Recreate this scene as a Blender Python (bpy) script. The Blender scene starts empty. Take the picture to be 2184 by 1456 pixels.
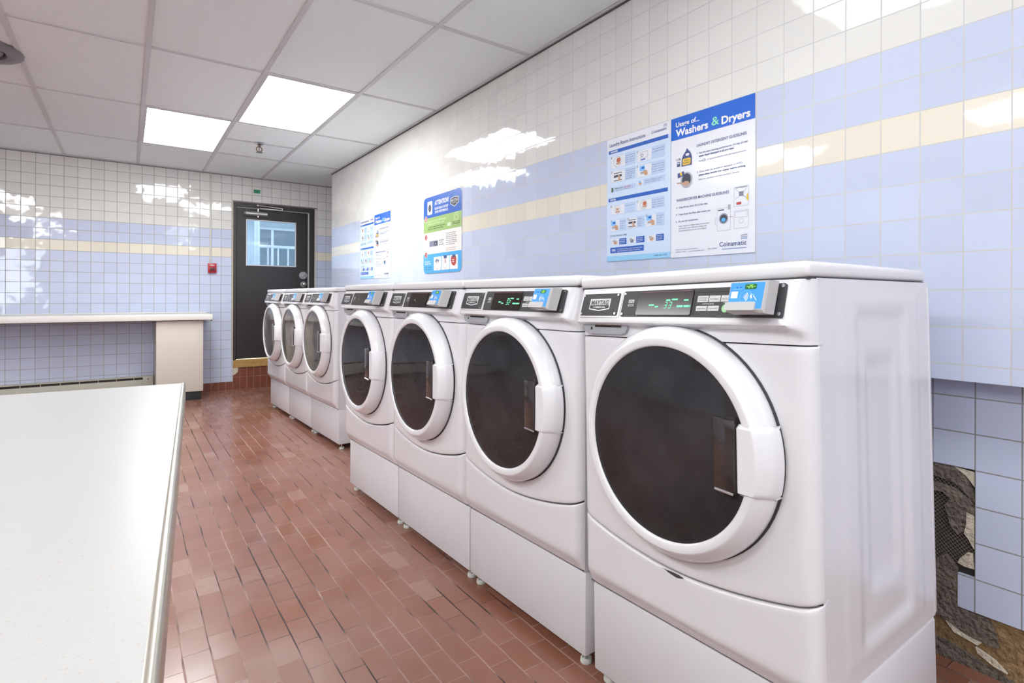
import bpy, bmesh, math, random
from mathutils import Vector, Matrix
random.seed(7)
S = bpy.context.scene
COL = S.collection
R = math.radians

# ------------------------------------------------------------------ camera
EYE = 1.11                      # eye height above the floor
ZC, ZB = 1.4234 + EYE, 0.7823 + EYE          # ceiling, top of the blue tile band
XW, YB, XT, YT = 1.9263, 7.39, 1.3216, 2.6517  # right wall, back wall, first ceiling tee, cross tee
cd = bpy.data.cameras.new('camera'); cam = bpy.data.objects.new('camera', cd); COL.objects.link(cam)
yaw, roll = 0.6375, 0.0034
fw = Vector((math.sin(yaw), math.cos(yaw), 0)); rt = Vector((math.cos(yaw), -math.sin(yaw), 0)); up = Vector((0, 0, 1))
r2 = rt * math.cos(roll) + up * math.sin(roll); u2 = -rt * math.sin(roll) + up * math.cos(roll)
mw = Matrix.Identity(4)
for i in range(3):
    mw[i][0] = r2[i]; mw[i][1] = u2[i]; mw[i][2] = -fw[i]
mw[2][3] = EYE
cam.matrix_world = mw
cd.sensor_width = 36; cd.lens = 1180.93 / 2184 * 36
cd.shift_x = -(1142.87 - 1092) / 2184; cd.shift_y = -(728 - 633.47) / 2184
cd.clip_start = 0.01
S.camera = cam

# ------------------------------------------------------------------ light and exposure
LAMP = 9.5                       # ceiling panel radiance
W = bpy.data.worlds.new('sky'); S.world = W; W.use_nodes = True
bg = W.node_tree.nodes['Background']; bg.inputs['Color'].default_value = (0.90, 0.945, 1.0, 1); bg.inputs['Strength'].default_value = 6.0
S.view_settings.view_transform = 'Standard'; S.view_settings.look = 'None'
S.view_settings.exposure = 0.90; S.view_settings.gamma = 1.0; S.view_settings.use_curve_mapping = False

# ------------------------------------------------------------------ materials
def new_mat(name):
    m = bpy.data.materials.new(name); m.use_nodes = True
    nt = m.node_tree; b = nt.nodes['Principled BSDF']
    return m, nt, b
class NG:
    def __init__(s, nt): s.nt = nt
    def n(s, t, **k):
        x = s.nt.nodes.new(t)
        for a, v in k.items(): setattr(x, a, v)
        return x
    def put(s, sock, v):
        if hasattr(v, 'links') or isinstance(v, bpy.types.NodeSocket): s.nt.links.new(v, sock)
        else: sock.default_value = v
    def m(s, op, a, b=0.0, c=0.0):
        x = s.n('ShaderNodeMath', operation=op)
        for i, v in enumerate((a, b, c)): s.put(x.inputs[i], v)
        return x.outputs[0]
    def vm(s, op, a, b=(0, 0, 0), scale=None):
        x = s.n('ShaderNodeVectorMath', operation=op)
        s.put(x.inputs[0], a); s.put(x.inputs[1], b)
        if scale is not None: s.put(x.inputs['Scale'], scale)
        return x.outputs[0]
    def mix(s, f, a, b):
        x = s.n('ShaderNodeMix', data_type='RGBA')
        s.put(x.inputs[0], f); s.put(x.inputs[6], a); s.put(x.inputs[7], b)
        return x.outputs[2]
    def xyz(s, x, y, z):
        c = s.n('ShaderNodeCombineXYZ')
        for i, v in enumerate((x, y, z)): s.put(c.inputs[i], v)
        return c.outputs[0]
    def noise(s, vec, scale, detail=3.0, out=0, rough=0.5):
        x = s.n('ShaderNodeTexNoise'); s.put(x.inputs['Vector'], vec)
        x.inputs['Scale'].default_value = scale; x.inputs['Detail'].default_value = detail; x.inputs['Roughness'].default_value = rough
        return x.outputs[out]
    def white(s, vec):
        x = s.n('ShaderNodeTexWhiteNoise', noise_dimensions='3D'); s.put(x.inputs['Vector'], vec)
        return x.outputs['Value'], x.outputs['Color']
    def rng(s, v, a, b, c, d):
        x = s.n('ShaderNodeMapRange'); s.put(x.inputs[0], v)
        for i, q in enumerate((a, b, c, d)): x.inputs[i + 1].default_value = q
        return x.outputs[0]

def solid(name, col, rough=0.5, metal=0.0, var=0.03, scale=30.0, coat=0.0, spec=0.5, bump=0.0, speck=None):
    m, nt, b = new_mat(name); g = NG(nt)
    pos = g.n('ShaderNodeTexCoord').outputs['Object']
    nz = g.noise(pos, scale, 4)
    c1 = tuple(max(0, c * (1 - var)) for c in col) + (1,); c2 = tuple(min(1, c * (1 + var)) for c in col) + (1,)
    c = g.mix(nz, c1, c2)
    if speck:
        sc, thr, sp = speck
        v = g.noise(pos, sc, 2, rough=0.7)
        c = g.mix(g.rng(v, thr, thr + 0.03, 0, 1), c, sp + (1,))
    g.put(b.inputs['Base Color'], c)
    b.inputs['Roughness'].default_value = rough; b.inputs['Metallic'].default_value = metal
    b.inputs['Specular IOR Level'].default_value = spec
    b.inputs['Coat Weight'].default_value = coat; b.inputs['Coat Roughness'].default_value = 0.08
    if bump:
        bp = g.n('ShaderNodeBump'); bp.inputs['Distance'].default_value = bump; bp.inputs['Strength'].default_value = 1
        g.put(bp.inputs['Height'], g.noise(pos, scale * 3, 4)); g.put(b.inputs['Normal'], bp.outputs[0])
    return m
def emit(name, col, s):
    m, nt, b = new_mat(name)
    b.inputs['Base Color'].default_value = (0.02, 0.02, 0.02, 1)
    b.inputs['Emission Color'].default_value = col + (1,); b.inputs['Emission Strength'].default_value = s
    return m

CREAM = (0.765, 0.755, 0.72); BLUE = (0.575, 0.63, 0.79); YELLOW = (0.80, 0.745, 0.63)
def tile_mat(name, ax, u0, grout, gw=0.03, tilt=0.02, all_blue=False):
    """glazed square wall tiles, 108 mm, counted from u0 and from the top of the blue band"""
    m, nt, b = new_mat(name); g = NG(nt)
    geo = g.n('ShaderNodeNewGeometry'); sep = g.n('ShaderNodeSeparateXYZ'); g.put(sep.inputs[0], geo.outputs['Position'])
    U = g.m('DIVIDE', g.m('SUBTRACT', sep.outputs[ax], u0), 0.108)
    V = g.m('DIVIDE', g.m('SUBTRACT', ZB, sep.outputs[2]), 0.108)
    fu, fv = g.m('FRACT', U), g.m('FRACT', V)
    iu, iv = g.m('FLOOR', U), g.m('FLOOR', V)
    du = g.m('MINIMUM', fu, g.m('SUBTRACT', 1.0, fu)); dv = g.m('MINIMUM', fv, g.m('SUBTRACT', 1.0, fv))
    d = g.m('MINIMUM', du, dv)
    gm = g.rng(d, gw * 0.5, gw * 0.5 + 0.012, 1, 0)
    rv, rc = g.white(g.xyz(iu, iv, 3.7))
    pos = geo.outputs['Position']
    if all_blue: base = BLUE + (1,)
    else:
        isblue = g.m('GREATER_THAN', iv, -0.5)
        isyel = g.m('COMPARE', iv, 2.0, 0.1)
        base = g.mix(isyel, g.mix(isblue, CREAM + (1,), BLUE + (1,)), YELLOW + (1,))
    hsv = g.n('ShaderNodeHueSaturation'); g.put(hsv.inputs['Color'], base); g.put(hsv.inputs['Value'], g.rng(rv, 0, 1, 0.965, 1.03))
    gn = g.mix(g.noise(pos, 9, 3), grout + (1,), tuple(c * 0.72 for c in grout) + (1,))
    g.put(b.inputs['Base Color'], g.mix(gm, hsv.outputs[0], gn))
    g.put(b.inputs['Roughness'], g.rng(gm, 0, 1, 0.05, 0.75))
    b.inputs['Specular IOR Level'].default_value = 0.5
    w1 = g.vm('SUBTRACT', rc, (0.5, 0.5, 0.5))
    w2 = g.vm('SUBTRACT', g.noise(g.vm('ADD', pos, g.vm('SCALE', rc, scale=3.0)), 13, 1, 1), (0.5, 0.5, 0.5))
    nrm = g.vm('ADD', geo.outputs['Normal'], g.vm('ADD', g.vm('SCALE', w1, scale=tilt), g.vm('SCALE', w2, scale=tilt * 2.2)))
    g.put(b.inputs['Normal'], g.vm('NORMALIZE', nrm))
    return m

def floor_mat():
    m, nt, b = new_mat('quarry_pavers'); g = NG(nt)
    geo = g.n('ShaderNodeNewGeometry'); sep = g.n('ShaderNodeSeparateXYZ'); pos = geo.outputs['Position']
    wob = g.vm('SCALE', g.vm('SUBTRACT', g.noise(pos, 4, 2, 1), (0.5, 0.5, 0.5)), scale=0.008)
    g.put(sep.inputs[0], g.vm('ADD', pos, wob))
    U = g.m('DIVIDE', g.m('SUBTRACT', sep.outputs[0], 0.069), 0.0737); iu = g.m('FLOOR', U); fu = g.m('FRACT', U)
    odd = g.m('MODULO', g.m('ADD', iu, 200.0), 2.0)
    rr, _ = g.white(g.xyz(iu, 1.3, 0.2))
    off = g.m('ADD', g.m('MULTIPLY', odd, 0.53), g.m('MULTIPLY', rr, 0.16))
    V = g.m('SUBTRACT', g.m('DIVIDE', sep.outputs[1], 0.148), off); iv = g.m('FLOOR', V); fv = g.m('FRACT', V)
    du = g.m('MULTIPLY', g.m('MINIMUM', fu, g.m('SUBTRACT', 1.0, fu)), 0.0737)
    dv = g.m('MULTIPLY', g.m('MINIMUM', fv, g.m('SUBTRACT', 1.0, fv)), 0.148)
    rv, rc = g.white(g.xyz(iu, iv, 9.1)); rv2, _ = g.white(g.xyz(iv, iu, 2.4))
    n1 = g.noise(pos, 2.3, 4); n2 = g.noise(pos, 70, 4); n3 = g.noise(pos, 6, 3)
    # joints: width and darkness differ from place to place
    jw = g.rng(n3, 0.35, 0.7, 0.0013, 0.0036)
    ju = g.m('LESS_THAN', du, jw); jv = g.m('LESS_THAN', dv, g.m('MULTIPLY', jw, 0.55))
    j = g.m('MAXIMUM', ju, jv)
    jcol = g.mix(g.rng(g.noise(pos, 3.1, 2), 0.44, 0.56, 0, 1), (0.045, 0.022, 0.02, 1), (0.36, 0.22, 0.18, 1))
    a = g.mix(rv, (0.225, 0.088, 0.052, 1), (0.285, 0.122, 0.080, 1))
    a = g.mix(g.rng(n1, 0.35, 0.65, 0, 0.75), a, (0.30, 0.160, 0.130, 1))
    a = g.mix(g.m('MULTIPLY', g.m('GREATER_THAN', rv2, 0.95), 0.25), a, (0.50, 0.37, 0.32, 1))
    a = g.mix(g.rng(n2, 0.3, 0.8, 0, 0.12), a, (0.22, 0.09, 0.06, 1))
    g.put(b.inputs['Base Color'], g.mix(j, a, jcol))
    g.put(b.inputs['Roughness'], g.m('ADD', g.rng(n1, 0.3, 0.7, 0.16, 0.30), g.m('MULTIPLY', j, 0.4)))
    w1 = g.vm('SUBTRACT', rc, (0.5, 0.5, 0.5)); w2 = g.vm('SUBTRACT', g.noise(pos, 22, 2, 1), (0.5, 0.5, 0.5))
    nrm = g.vm('ADD', geo.outputs['Normal'], g.vm('ADD', g.vm('SCALE', w1, scale=0.03), g.vm('SCALE', w2, scale=0.007)))
    g.put(b.inputs['Normal'], g.vm('NORMALIZE', nrm))
    return m

def glass_mat(name, tint, haze=0.0, hazecol=(1, 1, 1), rough=0.02, refl=0.5):
    m = bpy.data.materials.new(name); m.use_nodes = True; nt = m.node_tree; nt.nodes.clear(); g = NG(nt)
    out = g.n('ShaderNodeOutputMaterial'); tr = g.n('ShaderNodeBsdfTransparent'); tr.inputs[0].default_value = tint + (1,)
    gl = g.n('ShaderNodeBsdfGlossy'); gl.inputs['Roughness'].default_value = rough
    fr = g.n('ShaderNodeFresnel'); fr.inputs[0].default_value = 1.5
    df = g.n('ShaderNodeBsdfDiffuse'); df.inputs[0].default_value = hazecol + (1,)
    tl = g.n('ShaderNodeBsdfTranslucent'); tl.inputs[0].default_value = hazecol + (1,)
    ad = g.n('ShaderNodeMixShader'); ad.inputs[0].default_value = 0.5; nt.links.new(df.outputs[0], ad.inputs[1]); nt.links.new(tl.outputs[0], ad.inputs[2])
    mx = g.n('ShaderNodeMixShader')
    nzn = g.noise(g.n('ShaderNodeTexCoord').outputs['Object'], 7, 3)
    g.put(mx.inputs[0], g.rng(nzn, 0.3, 0.7, haze * 0.6, haze * 1.3)); nt.links.new(tr.outputs[0], mx.inputs[1]); nt.links.new(ad.outputs[0], mx.inputs[2])
    m2 = g.n('ShaderNodeMixShader'); g.put(m2.inputs[0], fr.outputs[0]); nt.links.new(mx.outputs[0], m2.inputs[1]); nt.links.new(gl.outputs[0], m2.inputs[2])
    nt.links.new(m2.outputs[0], out.inputs[0])
    return m

M = {}
M['enamel'] = solid('white_enamel', (0.73, 0.715, 0.735), 0.22, var=0.012, scale=3, coat=0.35)
M['enamel_matte'] = solid('white_painted_steel', (0.72, 0.71, 0.735), 0.34, var=0.012, scale=3)
M['plastic_white'] = solid('white_door_plastic', (0.76, 0.75, 0.77), 0.20, var=0.01, coat=0.3)
M['seam'] = solid('dark_seam', (0.05, 0.05, 0.055), 0.7)
M['black'] = solid('black_panel', (0.028, 0.028, 0.032), 0.42, var=0.1)
M['display'] = solid('smoked_display', (0.018, 0.013, 0.011), 0.16, var=0.1)
M['glass'] = glass_mat('smoked_door_glass', (0.16, 0.16, 0.165), 0.55, (0.105, 0.098, 0.102), 0.015)  # diffuse grey in the glass stands in for room reflections
M['glass_sheen'] = glass_mat('smoked_door_glass_hazy', (0.12, 0.12, 0.115), 0.75, (0.27, 0.25, 0.23), 0.03)
M['bowl'] = solid('grey_door_bowl', (0.16, 0.16, 0.165), 0.4)
M['smoke_box'] = solid('smoked_latch_plastic', (0.035, 0.028, 0.026), 0.08, var=0.2, coat=0.8)
M['grey'] = solid('grey_plastic', (0.36, 0.37, 0.39), 0.45)
M['greylt'] = solid('light_grey_plastic', (0.50, 0.49, 0.49), 0.42)
M['chrome'] = solid('chrome', (0.75, 0.75, 0.76), 0.18, metal=1.0)
M['steel'] = solid('brushed_steel', (0.60, 0.60, 0.60), 0.32, metal=1.0)
M['rubber_white'] = solid('off_white_rubber', (0.66, 0.68, 0.63), 0.5)
M['bluecard'] = solid('blue_reader_face', (0.045, 0.32, 0.83), 0.3, var=0.02)
M['bluecard2'] = solid('pale_blue_print', (0.22, 0.52, 0.93), 0.3)
M['white'] = solid('white_print', (0.86, 0.86, 0.87), 0.4, var=0.005)
M['key'] = solid('grey_key', (0.58, 0.57, 0.57), 0.4)
M['green_key'] = solid('green_key', (0.28, 0.62, 0.27), 0.4)
M['led'] = emit('green_led', (0.15, 0.85, 0.42), 0.9)
M['led2'] = emit('yellow_green_led', (0.42, 1.0, 0.08), 1.3)
M['ledbox'] = solid('dark_green_display', (0.01, 0.13, 0.03), 0.3)
M['lid'] = solid('white_lid', (0.75, 0.735, 0.745), 0.25, var=0.01, coat=0.3)
M['board'] = solid('poster_white', (0.80, 0.82, 0.88), 0.16, var=0.01, coat=0.4)
M['pb_pale'] = solid('poster_pale_blue', (0.62, 0.73, 0.90), 0.3)
M['pb_cell'] = solid('poster_cell_blue', (0.50, 0.63, 0.85), 0.3)
M['pb_sky'] = solid('poster_sky_blue', (0.32, 0.62, 0.88), 0.3)
M['pb_navy'] = solid('poster_blue', (0.03, 0.125, 0.50), 0.3)
M['pb_royal'] = solid('poster_royal_blue', (0.012, 0.13, 0.64), 0.25, coat=0.3)
M['pb_cyan'] = solid('poster_cyan', (0.075, 0.40, 0.76), 0.3)
M['ink'] = solid('poster_ink', (0.055, 0.06, 0.09), 0.5)
M['ink_blue'] = solid('poster_ink_blue', (0.06, 0.09, 0.24), 0.5)
M['ink_grey'] = solid('poster_ink_grey', (0.22, 0.24, 0.32), 0.5)
M['p_green'] = solid('poster_green', (0.33, 0.50, 0.17), 0.35)
M['p_dkgreen'] = solid('poster_dark_green', (0.03, 0.12, 0.02), 0.4)
M['p_mint'] = solid('poster_mint', (0.25, 0.75, 0.50), 0.3)
M['p_lime'] = solid('poster_lime', (0.62, 0.76, 0.42), 0.35)
M['p_red'] = solid('poster_red', (0.50, 0.06, 0.05), 0.35)
M['p_skin'] = solid('poster_skin', (0.56, 0.33, 0.22), 0.4)
M['p_yellow'] = solid('poster_yellow', (0.80, 0.52, 0.06), 0.35)
M['p_cream'] = solid('poster_cream', (0.80, 0.79, 0.76), 0.3)
M['p_orange'] = solid('poster_cloth_red', (0.56, 0.14, 0.08), 0.4)
M['p_grey'] = solid('poster_grey', (0.40, 0.42, 0.46), 0.4)
M['laminate'] = solid('speckled_white_laminate', (0.45, 0.442, 0.435), 0.30, var=0.02, scale=5, speck=(300, 0.64, (0.40, 0.365, 0.32)))
M['laminate2'] = solid('cream_laminate_edge', (0.78, 0.755, 0.715), 0.28, var=0.01)
M['panel'] = solid('cream_cabinet_panel', (0.66, 0.595, 0.52), 0.42, var=0.02, scale=4)
M['kick'] = solid('black_toe_kick', (0.028, 0.032, 0.036), 0.4)
M['under'] = solid('dark_counter_underside', (0.16, 0.09, 0.07), 0.6)
M['alu'] = solid('satin_aluminium', (0.66, 0.63, 0.55), 0.28, metal=0.9, var=0.08, scale=12)
M['ceil'] = solid('mineral_fibre_panel', (0.86, 0.905, 0.90), 0.9, var=0.03, scale=90, bump=0.002)
M['tee'] = solid('ceiling_tee_paint', (0.60, 0.60, 0.60), 0.45, var=0.06, scale=5)
M['gap'] = solid('dark_gap_and_shadow', (0.10, 0.095, 0.09), 0.8)  # dark joints, also the shadow lines painted beside the ceiling tees
M['lamp'] = emit('lamp_diffuser', (0.965, 0.99, 0.985), LAMP)
M['lamp_dim'] = emit('lamp_diffuser_dim', (0.965, 0.99, 0.985), LAMP * 0.33)
M['lamp_side'] = emit('lamp_diffuser_side', (0.965, 0.99, 0.985), LAMP * 1.45)
M['doorpaint'] = solid('black_brown_door_paint', (0.036, 0.031, 0.033), 0.33, var=0.15, scale=8)
M['doorframe'] = solid('black_door_frame', (0.042, 0.036, 0.034), 0.35, var=0.15)
M['doorglass'] = glass_mat('milky_door_glass', (0.40, 0.47, 0.52), 0.22, (0.30, 0.38, 0.46), 0.03)
M['clear'] = glass_mat('clear_window_glass', (0.97, 0.98, 0.98))
M['wood'] = solid('bare_pine', (0.42, 0.25, 0.075), 0.6, var=0.35, scale=24, bump=0.004)
M['redbox'] = solid('red_plastic', (0.45, 0.012, 0.02), 0.25)
M['darkred'] = solid('dark_red_plastic', (0.10, 0.015, 0.02), 0.3)
M['greensticker'] = solid('green_sticker', (0.03, 0.30, 0.15), 0.4)
M['conduit'] = solid('cream_conduit', (0.60, 0.59, 0.55), 0.4)
M['heater'] = solid('cream_enamel', (0.52, 0.50, 0.42), 0.45)
M['ventgrey'] = solid('grey_vent_metal', (0.19, 0.175, 0.185), 0.45, var=0.15, scale=14)
M['plaster'] = solid('rough_plaster', (0.62, 0.55, 0.44), 0.85, var=0.2, bump=0.01)
M['substrate'] = solid('tile_adhesive', (0.30, 0.19, 0.09), 0.8, var=0.45, scale=18, bump=0.02)
M['mortar'] = solid('grey_brown_mortar', (0.19, 0.155, 0.13), 0.85, var=0.6, scale=26, bump=0.03)
M['lath'] = solid('rusty_lath', (0.27, 0.22, 0.19), 0.6, metal=0.4, var=0.3)
M['dark'] = solid('wall_cavity', (0.03, 0.025, 0.022), 0.9)
M['brass'] = solid('dark_brass', (0.16, 0.13, 0.09), 0.35, metal=0.9)
M['outwall'] = solid('outside_white_wall', (0.72, 0.76, 0.80), 0.7)
M['outdark'] = solid('outside_window_glass', (0.10, 0.14, 0.17), 0.15)
M['leaf'] = solid('hedge_leaves', (0.06, 0.13, 0.05), 0.6, var=0.5, scale=20)
M['asphalt'] = solid('outside_paving', (0.66, 0.66, 0.64), 0.85)
M['floor'] = floor_mat()
GR = (0.42, 0.41, 0.40)
M['tile_right'] = tile_mat('tile_right', 1, 1.1941, (0.66, 0.65, 0.64), gw=0.020, tilt=0.014)
M['tile_lower'] = tile_mat('tile_lower', 1, 0.547, (0.30, 0.29, 0.30), gw=0.022, tilt=0.014, all_blue=True)
M['tile_back'] = tile_mat('tile_back', 0, -0.9402, GR, gw=0.034, tilt=0.022)
M['tile_other'] = tile_mat('tile_other', 1, 0.0, GR, gw=0.03, tilt=0.02)
def curb_mat():
    m, nt, b = new_mat('red_curb_tiles'); g = NG(nt)
    geo = g.n('ShaderNodeNewGeometry'); sep = g.n('ShaderNodeSeparateXYZ'); g.put(sep.inputs[0], geo.outputs['Position'])
    U = g.m('DIVIDE', g.m('SUBTRACT', sep.outputs[0], 1.02), 0.074); fu = g.m('FRACT', U)
    V = g.m('DIVIDE', sep.outputs[2], 0.15); fv = g.m('FRACT', V)
    du = g.m('MINIMUM', fu, g.m('SUBTRACT', 1.0, fu)); dv = g.m('MINIMUM', fv, g.m('SUBTRACT', 1.0, fv))
    j = g.m('LESS_THAN', g.m('MINIMUM', du, g.m('MULTIPLY', dv, 2.0)), 0.03)
    n = g.noise(geo.outputs['Position'], 20, 4)
    c = g.mix(n, (0.13, 0.035, 0.02, 1), (0.26, 0.085, 0.05, 1))
    g.put(b.inputs['Base Color'], g.mix(j, c, (0.33, 0.19, 0.15, 1))); b.inputs['Roughness'].default_value = 0.35
    return m
M['curb'] = curb_mat()

# ------------------------------------------------------------------ mesh builder
IDM = lambda a, b, o: (a, -o, b)      # drawing plane: a to the right, b up, o out towards the viewer (-y)
_tx = {}
def text_polys(s, bold=0.0, shear=0.0):
    k = (s, bold, shear)
    if k in _tx: return _tx[k]
    cu = bpy.data.curves.new('t', 'FONT'); cu.body = s; cu.size = 1; cu.offset = bold; cu.shear = shear; cu.resolution_u = 3
    o = bpy.data.objects.new('t', cu); COL.objects.link(o)
    dg = bpy.context.evaluated_depsgraph_get(); dg.update()
    me = bpy.data.meshes.new_from_object(o.evaluated_get(dg))
    V = [(v.co.x, v.co.y) for v in me.vertices]; F = [tuple(p.vertices) for p in me.polygons]
    bpy.data.objects.remove(o); bpy.data.curves.remove(cu); bpy.data.meshes.remove(me)
    _tx[k] = (V, F); return V, F
_cap = None
class MB:
    def __init__(s): s.v = []; s.f = []; s.m = []; s.mats = []
    def mi(s, m):
        if isinstance(m, str): m = M[m]
        if m not in s.mats: s.mats.append(m)
        return s.mats.index(m)
    def add(s, V, F, m):
        b = len(s.v); i = s.mi(m); s.v += [tuple(p) for p in V]
        for f in F: s.f.append(tuple(b + k for k in f)); s.m.append(i)
        return s
    def bm(s, bm, m, T=None):
        bm.verts.index_update(); V = [(T @ v.co if T else v.co) for v in bm.verts]
        s.add(V, [[v.index for v in f.verts] for f in bm.faces], m); bm.free(); return s
    def box(s, x0, x1, y0, y1, z0, z1, m, bev=0.0, seg=2, T=None):
        b = bmesh.new(); bmesh.ops.create_cube(b, size=1)
        for v in b.verts: v.co = Vector(((x0 + x1) / 2 + v.co.x * (x1 - x0), (y0 + y1) / 2 + v.co.y * (y1 - y0), (z0 + z1) / 2 + v.co.z * (z1 - z0)))
        if bev: bmesh.ops.bevel(b, geom=b.edges[:], offset=bev, segments=seg, affect='EDGES', profile=0.5, clamp_overlap=True)
        return s.bm(b, m, T)
    def prism(s, pts, d, m, T=None):
        """polygon pts (3D) extruded by vector d"""
        P = [Vector(p) for p in pts]; d = Vector(d); n = len(P); V = P + [p + d for p in P]
        if T: V = [T @ p for p in V]
        F = [tuple(range(n))[::-1], tuple(range(n, 2 * n))] + [(i, (i + 1) % n, n + (i + 1) % n, n + i) for i in range(n)]
        return s.add(V, F, m)
    def cyl(s, p0, p1, r, m, seg=20, r1=None):
        p0, p1 = Vector(p0), Vector(p1); a = (p1 - p0).normalized(); t = Vector((0, 0, 1)) if abs(a.z) < 0.9 else Vector((1, 0, 0))
        u = a.cross(t).normalized(); w = a.cross(u); r1 = r if r1 is None else r1
        V = [p0 + (u * math.cos(k * 2 * math.pi / seg) + w * math.sin(k * 2 * math.pi / seg)) * r for k in range(seg)]
        V += [p1 + (u * math.cos(k * 2 * math.pi / seg) + w * math.sin(k * 2 * math.pi / seg)) * r1 for k in range(seg)]
        F = [(k, (k + 1) % seg, seg + (k + 1) % seg, seg + k) for k in range(seg)] + [tuple(range(seg))[::-1], tuple(range(seg, 2 * seg))]
        return s.add(V, F, m)
    def tube(s, pts, r, m, seg=10):
        for a, b in zip(pts, pts[1:]): s.cyl(a, b, r, m, seg)
        for p in pts[1:-1]: s.ball(p, r, m)
        return s
    def ball(s, c, r, m, sc=(1, 1, 1)):
        b = bmesh.new(); bmesh.ops.create_uvsphere(b, u_segments=14, v_segments=8, radius=r)
        return s.bm(b, m, Matrix.Translation(c) @ Matrix.Diagonal((*sc, 1)))
    def rev(s, prof, m, O=(0, 0, 0), ax=(0, -1, 0), U=(1, 0, 0), seg=72, sx=1.0, a0=0, a1=2 * math.pi):
        O, ax, U = Vector(O), Vector(ax), Vector(U); Wv = ax.cross(U); full = abs(a1 - a0 - 2 * math.pi) < 1e-6
        n = seg if full else seg + 1; V = []
        for k in range(n):
            t = a0 + (a1 - a0) * k / seg; d = U * math.cos(t) * sx + Wv * math.sin(t)
            V += [O + d * r + ax * h for r, h in prof]
        q = len(prof); F = []
        for k in range(seg):
            k2 = (k + 1) % n
            for j in range(q - 1): F.append((k * q + j, k2 * q + j, k2 * q + j + 1, k * q + j + 1))
        return s.add(V, F, m)
    def grid(s, fn, us, vs, m):
        V = [fn(u, v) for v in vs for u in us]; n = len(us)
        F = [(j * n + i, j * n + i + 1, (j + 1) * n + i + 1, (j + 1) * n + i) for j in range(len(vs) - 1) for i in range(n - 1)]
        return s.add(V, F, m)
    # flat print on a drawing plane
    def poly(s, pts, m, o=0.0, P=IDM): return s.add([P(a, b, o) for a, b in pts], [tuple(range(len(pts)))], m)
    def rect(s, a0, b0, a1, b1, m, o=0.0, P=IDM, r=0.0):
        if r:
            pts = []
            for cx, cy, t0 in ((a1 - r, b1 - r, 0), (a0 + r, b1 - r, 90), (a0 + r, b0 + r, 180), (a1 - r, b0 + r, 270)):
                for k in range(6): t = R(t0 + k * 18); pts.append((cx + r * math.cos(t), cy + r * math.sin(t)))
            return s.poly(pts, m, o, P)
        return s.poly([(a0, b0), (a1, b0), (a1, b1), (a0, b1)], m, o, P)
    def ell(s, a, b, ra, rb, m, o=0.0, P=IDM, seg=24):
        return s.poly([(a + ra * math.cos(t * 2 * math.pi / seg), b + rb * math.sin(t * 2 * math.pi / seg)) for t in range(seg)], m, o, P)
    def ring(s, a, b, r, w, m, o=0.0, P=IDM, seg=28, t0=0, t1=360, sb=1.0):
        V = []; 
        for k in range(seg + 1):
            t = R(t0 + (t1 - t0) * k / seg)
            V += [P(a + (r - w) * math.cos(t), b + (r - w) * math.sin(t) * sb, o), P(a + r * math.cos(t), b + r * math.sin(t) * sb, o)]
        return s.add(V, [(2 * k, 2 * k + 1, 2 * k + 3, 2 * k + 2) for k in range(seg)], m)
    def line(s, pts, w, m, o=0.0, P=IDM):
        for (a, b), (c, d) in zip(pts, pts[1:]):
            L = math.hypot(c - a, d - b) or 1; nx, ny = -(d - b) / L * w / 2, (c - a) / L * w / 2
            s.poly([(a - nx, b - ny), (c - nx, d - ny), (c + nx, d + ny), (a + nx, b + ny)], m, o, P)
        return s
    def text(s, t, a, b, w, cap, m, o=0.0, P=IDM, bold=0.012, shear=0.0):
        """text with its left end at a, baseline b, total width w (or 0 for natural) and cap height cap"""
        V, F = text_polys(t, bold, shear)
        if not V: return s
        x0 = min(v[0] for v in V); x1 = max(v[0] for v in V); sy = cap / 0.70
        sx = w / (x1 - x0) if w else sy * 0.95
        return s.add([P(a + (x - x0) * sx, b + y * sy, o) for x, y in V], F, m)
    def seg7(s, ch, a, b, w, h, m, o=0.0, P=IDM, slant=0.18):
        t = w * 0.2; mid = h / 2
        segs = {'a': ((0, h), (w, h)), 'b': ((w, h), (w, mid)), 'c': ((w, mid), (w, 0)), 'd': ((0, 0), (w, 0)), 'e': ((0, mid), (0, 0)), 'f': ((0, h), (0, mid)), 'g': ((0, mid), (w, mid))}
        D = {'3': 'abgcd', '2': 'abged', '5': 'afgcd', '-': 'g', '0': 'abcdef'}
        for k in D[ch]:
            (p, q), (x, y) = segs[k]
            s.line([(a + p + q * slant, b + q), (a + x + y * slant, b + y)], t, m, o, P)
        return s
    def build(s, name, parent=None, loc=None, smooth=35, solidify=0):
        me = bpy.data.meshes.new(name); me.from_pydata(s.v, [], s.f); me.validate(); 
        for m in s.mats: me.materials.append(m)
        if len(me.polygons) == len(s.m): me.polygons.foreach_set('material_index', s.m)
        if smooth:
            me.polygons.foreach_set('use_smooth', [True] * len(me.polygons)); me.set_sharp_from_angle(angle=R(smooth))
        me.update()
        o = bpy.data.objects.new(name, me); COL.objects.link(o)
        if parent: o.parent = parent
        if loc: o.location = loc
        return o
def tag(o, label=None, cat=None, group=None, kind=None):
    if label: o['label'] = label
    if cat: o['category'] = cat
    if group: o['group'] = group
    if kind: o['kind'] = kind
    return o
def empty(name, loc=(0, 0, 0), rz=0.0):
    o = bpy.data.objects.new(name, None); COL.objects.link(o); o.location = loc; o.rotation_euler = (0, 0, rz); o.empty_display_size = 0.1
    return o
def structure(o): o['kind'] = 'structure'; return o
def copy_tree(o, parent=None):
    c = o.copy(); COL.objects.link(c)
    if parent: c.parent = parent
    for ch in list(o.children): copy_tree(ch, c)
    return c

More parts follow.
